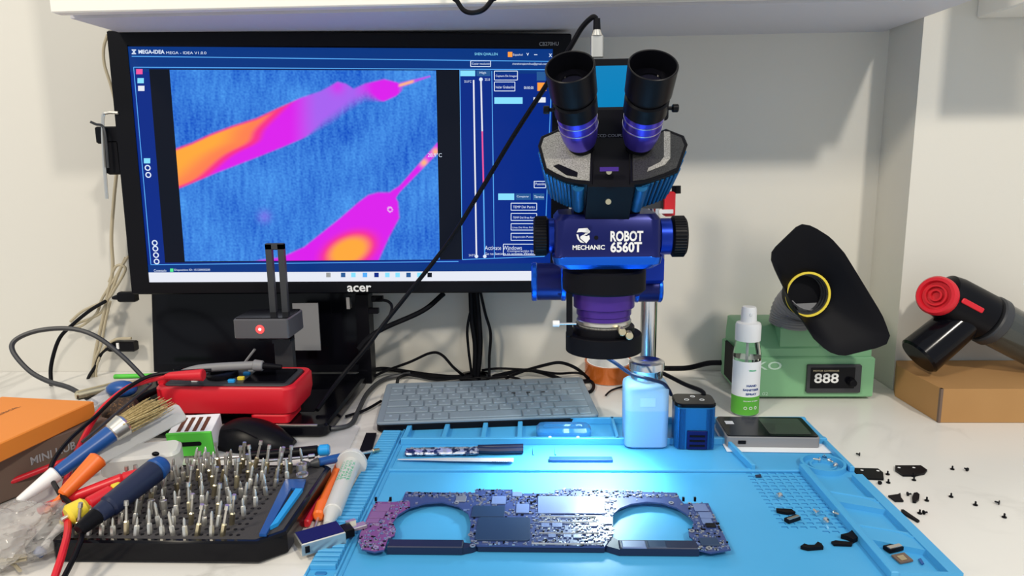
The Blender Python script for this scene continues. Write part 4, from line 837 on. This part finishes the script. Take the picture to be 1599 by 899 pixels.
# objective stack
def stack(name, m_, y0_, y1_, px0, px1, b=.001):
    yy = Y0; z1_, z0_ = zP(y0_, yy), zP(y1_, yy); r_ = (px1-px0)/2*(yy-.03)/F; return G().cyl((X0, yy, z0_), (X0, yy, z1_), r_, b=b, n=48).out(name, m_, sp_)
stack('holder_ring', 'rubber', 418, 452, 883, 1018, .002)
stack('upper_barrel', 'purple', 450, 478, 898, 998); stack('middle_barrel', 'purple', 476, 490, 903, 993); stack('lower_barrel', 'purple', 488, 497, 905, 991); stack('steel_ring', 'steel', 496, 503, 903, 993); stack('brass_ring', 'silver_and_sheen', 502, 516, 905, 990)
stack('clamp_ring', 'black', 506, 532, 899, 1000); 
zr1, zr0 = zP(518, Y0), zP(545, Y0); rr = .0425
g = G(); g.loft([[(X0+r_*math.cos(2*PI*i/48), Y0+r_*math.sin(2*PI*i/48), z_) for i in range(48)] for r_, z_ in ((.030, zr1), (rr-.001, zr1), (rr, zr1-.001), (rr, zr0), (.028, zr0), (.028, zr1))], False); g.out('ring_lamp_housing', 'rubber', sp_)
G().ring((X0, Y0, zr0-.0006), .040, .029, .0005).out('ring_lamp_leds', 'ring_led', sp_)
sl = bpy.data.lights.new('ring_lamp_light', 'SPOT'); sl.energy = 8.5; sl.color = (.78, .94, 1); sl.spot_size = R(88); sl.spot_blend = 1; sl.shadow_soft_size = .02
so = bpy.data.objects.new('ring_lamp_light', sl); C.objects.link(so); so.location = (X0, Y0, zr0-.004); so.rotation_euler = (Vector((.040, .745, 0))-so.location).to_track_quat('-Z', 'Y').to_euler()
G().lathe([(.0001, 0), (.0275, .001)], (X0, Y0, zr0+.01), (0, 0, -1)).out('objective_lens', 'lens', sp_)
for px, py in ((972, 519), (983, 525)): p = aY(px, py, Y0-.040); G().cyl(p, p+Vector((0, .012, 0)), .0042, b=.0008, n=16).out('brass_screw', 'brass', sp_)
p, q_ = aY(889, 445, .78), aY(889, 525, .78); G().box(((p+q_)/2), (.0065, .006, abs(p.z-q_.z)), b=.001).out('support_rod', 'rubber', sp_)
a, b_ = aY(863, 505, .76), aY(874, 505, .76); G().cyl(a, b_, .0035, b=.0006).out('thumb_screw', 'white', sp_); G().cyl(b_, aY(900, 505, .76), .0012).out('screw_shaft', 'steel', sp_)
# binocular head
AX = Vector((0, -math.cos(R(43)), math.sin(R(43)))); Q0 = aY(899, 240, .745)
def PP(px, py): return aP(px, py, Q0, AX)
hd_ = {'L': [(840, 228), (845, 213), (870, 202), (905, 214), (928, 235), (926, 289), (903, 287), (884, 283), (868, 276), (850, 266)],
       'R': [(1074, 226), (1068, 212), (1040, 201), (1005, 214), (982, 235), (982, 289), (1003, 287), (1016, 283), (1040, 275), (1060, 266)]}
for k, pts in hd_.items():
    top = [PP(*q) for q in pts]; cen = sum(top, Vector())/len(top)
    bot = [cen+(p-cen)*.86-AX*.045+Vector(((.004 if k == 'L' else -.004), 0, 0)) for p in top]; tin = [cen+(p-cen)*.95+AX*.0015 for p in top]
    h_ = G().loft([bot, top, tin]).out('prism_housing', 'black', sp_)
    ti = [cen+(p-cen)*.88+AX*.0017 for p in top]; ti2 = [cen+(p-cen)*.86+AX*.0024 for p in top]
    G().loft([ti, ti2]).out('top_sheen_panel', 'silver_and_sheen' if k == 'L' else 'panel_unlit', h_)  # ceiling reflection painted on: bright left panel, dark right panel
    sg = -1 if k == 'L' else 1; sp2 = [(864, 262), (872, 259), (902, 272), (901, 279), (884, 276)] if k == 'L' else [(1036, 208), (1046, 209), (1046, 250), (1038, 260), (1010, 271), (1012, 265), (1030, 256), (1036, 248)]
    st = [PP(*q)+AX*.0030 for q in sp2]; G().loft([[p-AX*.001 for p in st], st]).out('sheen_stripe', 'black' if k == 'L' else 'silver_and_sheen', h_, False)  # light and dark bands of the reflection, built as coloured strips
    g = G(); ed = list(range(6, 10))+[0]                                    # ribs on the lower side faces
    for a_, b__ in zip(ed, ed[1:]):
        n_ = 3 if a_ != 9 else 3
        for j in range(n_):
            u = (j+.5)/n_; p = top[a_].lerp(top[b__], u); q_ = bot[a_].lerp(bot[b__], u); g.tube([p.lerp(q_, .08), p.lerp(q_, .96)], .0017, 6, sm=False)
    g.out('ribs', 'teal_rib', h_)
    a_, b__ = 5, 6; p0, p1, q0, q1_ = top[5], top[6], bot[5], bot[6]; g = G(); g.cyl(top[6].lerp(bot[6], .1), top[6].lerp(bot[6], .95), .006, .0055); g.out('corner_column', 'teal_rib', h_)
zz1 = zP(245, .745)
g = G(); t5 = [PP(*q) for q in ((905, 215), (1005, 215), (990, 292), (918, 292))]; g.loft([[p-AX*.058 for p in t5], t5]); g.out('centre_block', 'rubber', sp_)
g = G(); g.box((X0, .80, (zt+zP(262, .77))/2), (.070, .055, zP(262, .77)-zt+.01), b=.004); g.out('head_base', 'black', sp_)
G().box((X0+.001, .79, zP(225, .77)), (.040, .045, .075), b=.003).out('camera_port', 'black', sp_)
p = aY(944, 214, .765); text('CCD COUPLER', FRONT((p.x-.008, .7668, p.z)), .032, .003, 'print_grey', sp_, 'lettering')
for px, py in ((951, 268), (950, 315)):
    p = aP(px, py, PP(951, 290)+Vector((0, -.001, 0)), Vector((0, -1, 0))); G().cyl(p+Vector((0, .004, 0)), p, .0028, n=16).out('head_screw', 'brass', sp_)
G().box(aY(951, 264, .715), (.018, .006, .004)).out('violet_clip', 'purple', sp_)
# eyepieces
for k, (b0, t0) in {'L': ((907, 222, .745), (890, 104, .682)), 'R': ((998, 222, .745), (1020, 101, .682))}.items():
    P0, P1 = aY(*b0), aY(*t0); ax = (P1-P0); L = ax.length; a = ax.normalized()
    ep = G().lathe([(.0120, -.016), (.0130, -.006), (.0150, L*.03), (.0140, L*.10)], P0, a, 40).out('eyepiece_tube', 'rubber', sp_, label='left eyepiece' if k == 'L' else 'right eyepiece')
    G().lathe([(.0150, L*.0), (.0178, L*.10), (.0193, L*.22), (.0193, L*.44)], P0, a, 48).out('violet_barrel', 'anod_violet', ep)
    for u in (.25, .35): G().ring(P0+a*L*u, .0197, .016, .0008, a).out('groove_ring', 'steel', ep)
    G().lathe([(.0195, L*.42), (.0210, L*.44), (.0212, L*.60), (.0195, L*.62)], P0, a, 48).out('collar', 'black', ep)
    G().lathe([(.0185, L*.60), (.0190, L*.68)], P0, a, 48).out('neck_ring', 'rubber', ep)
    G().lathe([(.0195, L*.66), (.0222, L*.68), (.0230, L), (.0222, L*1.005), (.0212, L), (.0200, L*.80), (.0150, L*.78)], P0, a, 48, caps=False).out('eye_cup', 'black', ep)
    G().lathe([(.0001, L*.80), (.010, L*.79), (.0170, L*.77)], P0, a, 40, caps=False).out('eye_lens', 'lens', ep)
    G().ring(P0+a*L*.78, .020, .0125, .002, a).out('lens_ring', 'black_gloss', ep)
    s_ = -1 if k == 'L' else 1; q_ = P0+a*L*.46; G().cyl(q_+Vector((s_*.019, 0, 0)), q_+Vector((s_*.0262, 0, 0)), .0018, n=12).out('screw_stem', 'black', ep); G().cyl(q_+Vector((s_*.0255, 0, 0)), q_+Vector((s_*.0315, 0, 0)), .0040, b=.0008, n=14).out('set_screw', 'black', ep)
# tablet screen of the microscope camera
tb = thing('camera_display', 'small black display with a plain blue screen behind the eyepieces', 'display', aY(980, 180, .845))
a, b_ = aY(921, 92, .845), aY(1044, 188, .845)
G(T((a.x+b_.x)/2, .85, (a.z+b_.z)/2) @ RX(90)).rbox((0, 0, 0), (b_.x-a.x, a.z-b_.z, .009), .004, .001).out('case', 'black', tb)
a2, b2 = aY(926, 103, .8445), aY(1039, 172, .8445); G().quad((a2.x, .8449, b2.z), (b2.x, .8449, b2.z), (b2.x, .8449, a2.z), (a2.x, .8449, a2.z)).out('blue_screen', 'tablet_blue', tb, False)
G().box(((a.x+b_.x)/2, .833, b_.z-.012), (.03, .02, .035)).out('bracket', 'black', tb)
us = thing('usb_plug', 'silver usb plug with black collar standing on the camera display', 'plug', aY(932, 92, .85)); a, b_ = aY(932, 91, .85), aY(932, 56, .85)
G(T(a.x, .85, (a.z+b_.z)/2+.0005) @ Matrix()).rbox((0, 0, 0), (.0145, .008, b_.z-a.z), .003, .0008).out('metal_body', 'steel', us); G().cyl(b_, aY(932, 46, .85), .0068, .004).out('taper', 'steel', us); G().cyl(aY(932, 47, .85), aY(932, 29, .85), .0042, .0038).out('collar', 'black', us)
cable('usb_cable', 'black cable from the camera display down across the monitor', [aY(932, 30, .85), aY(925, 27, .85), aY(908, 44, .86), aY(889, 76, .87), aY(853, 133, .90), aY(800, 215, .94), aY(752, 295, .97), aY(700, 378, .985), aY(640, 455, .99), aY(600, 505, .985), aY(570, 545, .97), aY(530, 592, .955), at(495, 640, .024)], .0030, 'rubber')
# red thing behind the pod
t = thing('red_clamp', 'red and white clamp part behind the right side of the microscope', 'clamp', aY(1042, 320, .95)); G().box(aY(1044, 318, .96), (.014, .02, .032), b=.002).out('red_block', 'red', t); G().box(aY(1040, 330, .948), (.018, .004, .005)).out('white_label', 'white', t)
G().cyl(aY(1056, 290, .96), aY(1056, 302, .96), .006).out('black_knob', 'black', t); G().box(aY(1025, 318, .965), (.045, .012, .012)).out('jaw', 'dark_grey', t)

# ------------------------------------------------------------------ kapton tape roll
c = at(950, 592, .0); c.y += .03; t = thing('tape_roll', 'roll of amber polyimide tape on the desk behind the keyboard', 'tape roll', (c.x, c.y, 0))
q = T(c.x, 1.104, .0165) @ RX(4); g = G(q); g.ring((0, 0, -.0125), .0375, .034, .027, n=48); g.out('tape', 'kapton', t); G(q).ring((0, 0, -.0125), .034, .032, .0272, n=48).out('core', 'white', t)

# ------------------------------------------------------------------ fume extractor
fy = 1.005; xa, xb = at(1152, 620).x, at(1357, 621).x
fe = thing('fume_extractor', 'mint green fume extractor box with digital readout and black hood', 'fume extractor', ((xa+xb)/2, 1.05, 0))
zl = aY(1250, 558, fy).z; dy_ = YC-.0  # body reaches back to the wall recess
yb_ = 1.118
G().box(((xa+xb)/2, (fy+yb_)/2, (zl+.004)/2), (xb-xa, yb_-fy, zl-.004), b=.002).out('lower_box', 'mint', fe)
zt2 = aY(1200, 503, fy+.05).z
g = G(); ins = .004
g.loft([[(xa+ins, fy+ins, zl), (xb-ins, fy+ins, zl), (xb-ins, yb_-ins, zl), (xa+ins, yb_-ins, zl)], [(xa+ins, fy+ins, zl+.012), (xb-ins, fy+ins, zl+.012), (xb-ins, yb_-ins, zl+.012), (xa+ins, yb_-ins, zl+.012)], [(xa+.005, fy+.032, zt2-.002), (xb-.01, fy+.032, zt2-.002), (xb-.01, yb_-.008, zt2-.002), (xa+.005, yb_-.008, zt2-.002)], [(xa+.008, fy+.036, zt2), (xb-.013, fy+.036, zt2), (xb-.013, yb_-.012, zt2), (xa+.008, yb_-.012, zt2)]]); g.out('upper_cover', 'mint', fe)
cx = aY(1240, 510, 1.03).x; G().box((cx+.002, 1.035, zt2-.012), (.055, .05, .032), b=.003).out('duct_collar', 'mint', fe)
G().box((xa-.0005, 1.055, zl*.62), (.004, .07, .055), b=.001).out('side_port', 'rubber', fe)
def fp(px, py, off=0): return aY(px, py, fy-off)
a, b_ = fp(1257, 612), fp(1344, 568); G().box(((a.x+b_.x)/2, fy-.002, (a.z+b_.z)/2), (b_.x-a.x, .006, b_.z-a.z), b=.0015).out('readout_frame', 'dark_grey', fe)
a, b_ = fp(1265, 606, .006), fp(1336, 574, .006); G().box(((a.x+b_.x)/2, fy-.0055, (a.z+b_.z)/2), (b_.x-a.x, .001, b_.z-a.z)).out('readout_panel', 'black_gloss', fe)
p = fp(1271, 598, .0065); text('888', FRONT((p.x, fy-.0065, p.z)), .034, .0145, 'print_white', fe, 'digits', .02); p = fp(1270, 580, .0065); text('MOTOR GOVERNOR', FRONT((p.x, fy-.0065, p.z)), .036, .0022, 'brass', fe, 'lettering')
p = fp(1329, 596, .007); G().cyl((p.x, fy-.006, p.z), (p.x, fy-.016, p.z), .0062, .0052, b=.001).out('speed_knob', 'rubber', fe)
p = fp(1178, 577); text('YIKO', FRONT((p.x-.022, fy-.0004, p.z)), .060, .012, 'print_mint', fe, 'lettering', .015)
p = fp(1190, 617); text('02', FRONT((p.x, fy-.0004, p.z)), .008, .005, 'print_mint', fe, 'lettering')
for px in (xa+.02, xb-.02):
    for y_ in (fy+.02, yb_-.02): G().cyl((px, y_, 0), (px, y_, .006), .008).out('foot', 'rubber', fe)
# hose and hood
hc = aY(1273, 462, .975)
g = G(); hp = catmull([Vector((cx-.004, 1.035, zt2+.002)), Vector((cx-.002, 1.032, zt2+.025)), Vector((cx+.008, 1.015, zt2+.050)), hc+Vector((-.004, .026, -.004)), hc+Vector((-.004, .020, 0))], 14)
g.tube(hp, lambda t: .0290-.004*t+(.0012 if int(t*56) % 2 else 0), 24, sm=False); g.out('flexible_hose', 'grey', fe)
qn = Vector((.05, -1, .10)).normalized()
def hp_(px, py, off=0): return aP(px, py, aY(1273, 462, .945)-qn*off, qn)
corners = [(1255, 351), (1205, 396), (1308, 554), (1389, 536)]
outline = []
ctr = [(1262, 352), (1254, 351), (1246, 354), (1211, 388), (1206, 396), (1206, 408), (1213, 425), (1240, 478), (1272, 528), (1292, 547), (1306, 553), (1320, 554), (1374, 541), (1386, 535), (1389, 522), (1376, 490), (1345, 440), (1318, 396), (1297, 372), (1272, 356)]
outer = [hp_(*q) for q in ctr]
# resample the outline to 64 points by angle round the duct centre
cc = hp_(1273, 462); uu_ = Vector((1, 0, 0)); vv_ = qn.cross(uu_).normalized(); uu_ = vv_.cross(qn).normalized()
o2 = [((p-cc).dot(uu_), (p-cc).dot(vv_)) for p in outer]; N = 64; ring_o = []
dense = []
for (ax_, ay_), (bx_, by_) in zip(o2, o2[1:]+o2[:1]):
    for k in range(20): dense.append((ax_+(bx_-ax_)*k/20, ay_+(by_-ay_)*k/20))
for i in range(N):
    an = 2*PI*i/N-PI; best = min(dense, key=lambda d_: abs(math.atan2(math.sin(math.atan2(d_[1], d_[0])-an), math.cos(math.atan2(d_[1], d_[0])-an)))); ring_o.append(best)
def hr(f_, dep, th=0):
    out = []
    for i in range(N):
        an = 2*PI*i/N-PI; rx, ry_ = ring_o[i]; cx_, cy_ = .0285*math.cos(an), .0285*math.sin(an)
        x_, y_ = cx_+(rx-cx_)*f_, cy_+(ry_-cy_)*f_; L_ = math.hypot(x_, y_); x_ *= 1+th/L_; y_ *= 1+th/L_
        out.append(cc+uu_*x_+vv_*y_-qn*dep)
    return out
g = G(); g.loft([hr(0, .030), hr(.03, .024), hr(.15, .019), (hr(.4, .013)), hr(.7, .006), hr(1, 0), hr(1, .0, .0012), hr(1, .003, .0012), hr(.7, .010, .001), hr(.4, .018, .001), hr(.15, .025, .001), hr(0, .036, .001)], False)
hood = g.out('hood', 'rubber', fe, True, 50)
G().ring(cc-qn*.024, .0305, .0275, .002, qn).out('yellow_ring', 'yellow', hood)
g = G(); 
for k in range(3): g.ring(cc-qn*(.028+.006*k), .0285, .0262-.0010*k, .0030, qn)
g.out('hose_rings', 'dark_grey', hood); G().lathe([(.0001, 0), (.028, .0005)], cc-qn*.043, qn).out('throat_shade_disc', 'rubber', hood)  # added black disc gives the throat its dark inside

# ------------------------------------------------------------------ sanitiser bottle
sb = at(1168, 652, 0); c = Vector((sb.x, sb.y+.018, 0)); r_ = .0183
sn = thing('spray_bottle', 'clear hand sanitiser spray bottle with white cap and green label', 'spray bottle', c)
def sz(py): return aY(1168, py, c.y-.010).z
z1_ = sz(555); z2_ = sz(533)
G().lathe([(r_-.003, .001), (r_, .004), (r_, z1_), (r_-.001, z1_+.006), (r_-.003, z2_), (.009, z2_+.002)], c).out('bottle', 'glass', sn)
G().lathe([(r_-.0015, .003), (r_-.0012, .005), (r_-.0012, z1_-.004)], c).out('liquid', 'glass', sn)
def label(z0, z3, m_, nm): G().loft([[c+Vector((math.cos(R(a))*(r_+.0003), math.sin(R(a))*(r_+.0003), z_)) for a in range(-180, 1, 10)] for z_ in (z0, z3)], False, False).out(nm, m_, sn)
label(sz(617), sz(563), 'label_white', 'white_label'); label(sz(645), sz(617), 'label_green', 'green_label')
G().lathe([(.0095, z2_), (.0165, z2_), (.0168, sz(510)), (.0155, sz(506)), (.0105, sz(504)), (.0098, sz(484)), (.0085, sz(481))], c).out('spray_cap', 'white', sn)
G().cyl(c+Vector((0, -.0092, sz(491))), c+Vector((0, -.0112, sz(491))), .0018, n=12).out('nozzle', 'white', sn)
G().cyl(c+Vector((0, 0, .006)), c+Vector((0, 0, z2_)), .0016, n=8).out('dip_tube', 'translucent', sn)
for s_, py, w_, hh, m_ in (('HAND', 601, .0135, .0030, 'label_blue'), ('SANITISER', 607.5, .0225, .0030, 'label_blue'), ('SPRAY', 614, .0150, .0030, 'label_blue'), ('VEGAN', 577, .010, .002, 'print_green'), ('KILLS 99.9% OF GERMS', 624, .020, .0014, 'print_white')):
    tx = text(s_, FRONT((c.x+.003, c.y-r_-.0003, sz(py))), w_, hh, m_, sn, 'lettering', .045, align='C', ext=0)
    for v in tx.data.vertices:                       # wrap the letters round the bottle
        a_ = v.co.x/r_; v.co.x = math.sin(a_)*(r_+.0006); v.co.y = -math.cos(a_)*(r_+.0006)
for k in (-1, 0, 1): a_ = .15+k*.38; G().ring(c+Vector((math.sin(a_)*(r_+.0003), -math.cos(a_)*(r_+.0003), sz(634))), .0022, .0015, .0004, (math.sin(a_), -math.cos(a_), 0), 16).out('icon', 'print_white', sn)

# ------------------------------------------------------------------ cardboard box and blower
A_ = at(1465, 660, 0); Bx = at(1395, 617, 0); h_ = aY(1465, 607, A_.y).z
e1 = (A_-Bx).normalized(); L_ = (A_-Bx).length
P = [(A_.x, A_.y), (A_.x+.30, A_.y), (A_.x+.30, YC-.004), (Bx.x+.010, YC-.004), (Bx.x, Bx.y-.004)]
cbx = thing('cardboard_box', 'brown cardboard box on the desk under the black blower', 'cardboard box', (A_.x+.1, A_.y+.05, 0))
G().prism(P, .0005, h_).out('carton', 'tan_card', cbx, False)
G().box((A_.x+.0012, A_.y+.002, h_/2), (.003, .0045, h_)).out('torn_corner', 'brown_card', cbx)
bl_ = thing('cordless_blower', 'black cordless dust blower with red air inlet lying on the cardboard box', 'blower', (A_.x+.07, A_.y+.05, h_))
Yb = .985
a, b_ = aY(1500, 500, Yb), aY(1432, 570, Yb-.012); b_.z = max(b_.z, h_+.026)
G().cyl(aY(1512, 492, Yb), b_, .0255, .0285, b=.003, n=32).out('handle', 'black_gloss', bl_)
h0, h1, h2 = aY(1478, 464, Yb), aY(1545, 500, Yb), aY(1640, 558, Yb)
d = (h1-h0).normalized()
G().lathe([(.022, 0), (.030, .006), (.0325, .02), (.033, (h1-h0).length), (.030, (h1-h0).length+.003)], h0-d*.012, d, 36).out('motor_head', 'black', bl_)
G().cyl(h1-d*.006, h1+d*.008, .0345, b=.002, n=36).out('collar', 'dark_grey', bl_); G().cyl(h1+d*.006, h1+d*.105, .0320, .030, n=36).out('dust_tube', 'smoked', bl_)
G().cyl(h1+d*.01, h1+d*.10, .015, n=24).out('inner_core', 'dark_grey', bl_)
fi = aY(1464, 462, Yb-.012); rd = (aY(1452, 455, Yb-.035)-aY(1480, 466, Yb)).normalized()
G().lathe([(.0265, 0), (.0265, .006), (.024, .010), (.020, .010), (.0185, .004), (.0001, .003)], fi-rd*.002, rd, 36).out('red_inlet', 'bright_red', bl_)
g = G(); g.ring(fi+rd*.003, .014, .012, .004, rd); g.ring(fi+rd*.003, .008, .006, .004, rd); g.out('inlet_grille', 'red', bl_)
q = frame(aY(1519, 477, Yb-.033), d, (0, 0, 1)); G(q).rbox((0, 0, 0), (.032, .007, .003), .002, .0008).out('red_stripe', 'bright_red', bl_)

# ------------------------------------------------------------------ cables on the desk and wall
def cz(nm, lb, pts, r=.0028, m_='rubber', **k): return cable(nm, lb, [at(p[0], p[1], p[2]) if p[2] < .3 else aY(*p) for p in pts], r, m_, **k)
gr = G(); p = at(741, 590, 0); gt = thing('cable_grommet', 'black cable grommet in the desk under the cable bundle', 'grommet', (p.x, 1.115, 0)); G().ring((p.x, 1.112, 0), .026, .019, .004).out('rim', 'black_gloss', gt); G().lathe([(.0001, 0), (.0195, .0005)], (p.x, 1.112, .0004)).out('opening', 'rubber', gt)
gb = 'black cables dropping behind the monitor into the grommet'
for pts, lb, r in (([(735, 455, 1.12), (737, 500, 1.12), (742, 540, 1.115), (741, 588, 1.110)], 'thick black cable in the bundle below the monitor, left strand', .0042), ([(744, 455, 1.12), (748, 500, 1.12), (750, 540, 1.115), (746, 588, 1.110)], 'thick black cable in the bundle below the monitor, right strand', .0042), ([(740, 455, 1.125), (743, 520, 1.125), (744, 588, 1.118)], 'black cable in the middle of the bundle below the monitor', .0036), ([(736, 480, 1.118), (730, 510, 1.118), (731, 540, 1.118), (737, 588, 1.112)], 'thin black cable bowing left of the bundle below the monitor', .0022), ([(750, 455, 1.12), (758, 490, 1.12), (766, 520, 1.12), (764, 560, 1.12), (764, 588, 1.112)], 'single thin black cable right of the bundle below the monitor', .0024)):
    cable('power_cable', lb, [aY(*q) for q in pts], r, 'rubber', gb)
cz('power_cable', 'thick black cable slanting from the monitor down to the laptop', [(693, 458, 1.10), (660, 485, 1.08), (600, 512, 1.06), (575, 528, 1.05), (560, 545, 1.045)], .0042)
cz('power_cable', 'thin black cable from the plug of the docking box', [(588, 468, 1.075), (605, 470, 1.05), (612, 480, 1.03), (605, 500, 1.02), (590, 520, 1.02), (573, 545, 1.04)], .0022)
cz('desk_cable', 'black cable rising in a hump behind the keyboard', [(555, 602, .004), (600, 580, .010), (640, 565, 1.10), (672, 551, 1.10), (690, 554, 1.10), (710, 575, 1.09), (730, 588, .004), (760, 590, .003)], .0022)
cz('desk_cable', 'thick black cable lying along the wall left of the grommet', [(553, 588, .006), (590, 576, .006), (620, 578, .006), (660, 584, .004), (700, 588, .004), (738, 588, .005)], .0036)
cz('desk_cable', 'black cable curling up behind the keyboard left corner', [(620, 600, .020), (623, 590, .012), (640, 585, .008), (680, 592, .006), (720, 590, .006), (745, 592, .006)], .0026)
cz('desk_cable', 'grey braided cable running forward between laptop and keyboard', [(640, 583, .008), (600, 592, .005), (575, 612, .004), (560, 640, .004), (548, 662, .004), (520, 669, .006), (480, 668, .008), (455, 664, .012)], .0034, 'dark_grey')
cz('desk_cable', 'thin black cable coming out left of the keyboard', [(595, 626, .004), (570, 640, .004), (540, 650, .004)], .0020)
cz('desk_cable', 'black cable arching behind the keyboard and curling at its right corner', [(790, 590, .006), (815, 580, .010), (850, 570, 1.08), (875, 566, 1.08), (900, 575, 1.06), (920, 592, .006), (927, 602, .004), (922, 611, .003), (905, 613, .003)], .0026)
cz('desk_cable', 'thick black cable from the grommet towards the pole', [(770, 588, .005), (800, 581, .007), (830, 578, .007), (860, 586, .006), (885, 595, .005), (905, 596, .005), (925, 593, .004)], .0034)
cz('desk_cable', 'thin black cable along the wall right of the grommet', [(752, 578, .006), (780, 575, .008), (830, 578, .012), (870, 583, .007), (900, 582, .006), (925, 588, .005)], .0020)
cz('desk_cable', 'black cable stub ending behind the keyboard', [(760, 590, .004), (790, 588, .006), (805, 590, .010), (817, 595, .012)], .0022)
cz('power_cable', 'thick black cable from the fume extractor to the pole', [(1126, 566, 1.06), (1105, 567, 1.07), (1075, 574, 1.08), (1045, 575, 1.08), (1025, 575, 1.06), (1010, 588, .004), (985, 592, .004)], .0040)
cz('desk_cable', 'black cable from the pole over to the blue cube device', [(1022, 577, .97), (1040, 585, .94), (1070, 600, .90), (1095, 610, .865), (1100, 618, .853)], .0028)
cz('lamp_cable', 'blue lit cable from the ring lamp past the bottle to the cube device', [(942, 555, .79), (960, 566, .80), (985, 583, .805), (1012, 591, .795), (1035, 598, .81), (1044, 608, .83), (1048, 616, .845)], .0022, 'navy')
cz('desk_wire', 'short frayed black wire left of the pump bottle', [(974, 603, .003), (960, 607, .003), (952, 611, .003), (946, 617, .003)], .0014)
cz('hanging_cable', 'black cable hanging in a loop at the top edge of the photo', [(690, -190, .87), (696, -90, .865), (706, -12, .86), (714, 2, .86), (724, 16, .86), (738, 20, .86), (755, 15, .86), (768, 0, .86), (776, -12, .86), (788, -90, .865), (795, -190, .87)], .0028, 'black')
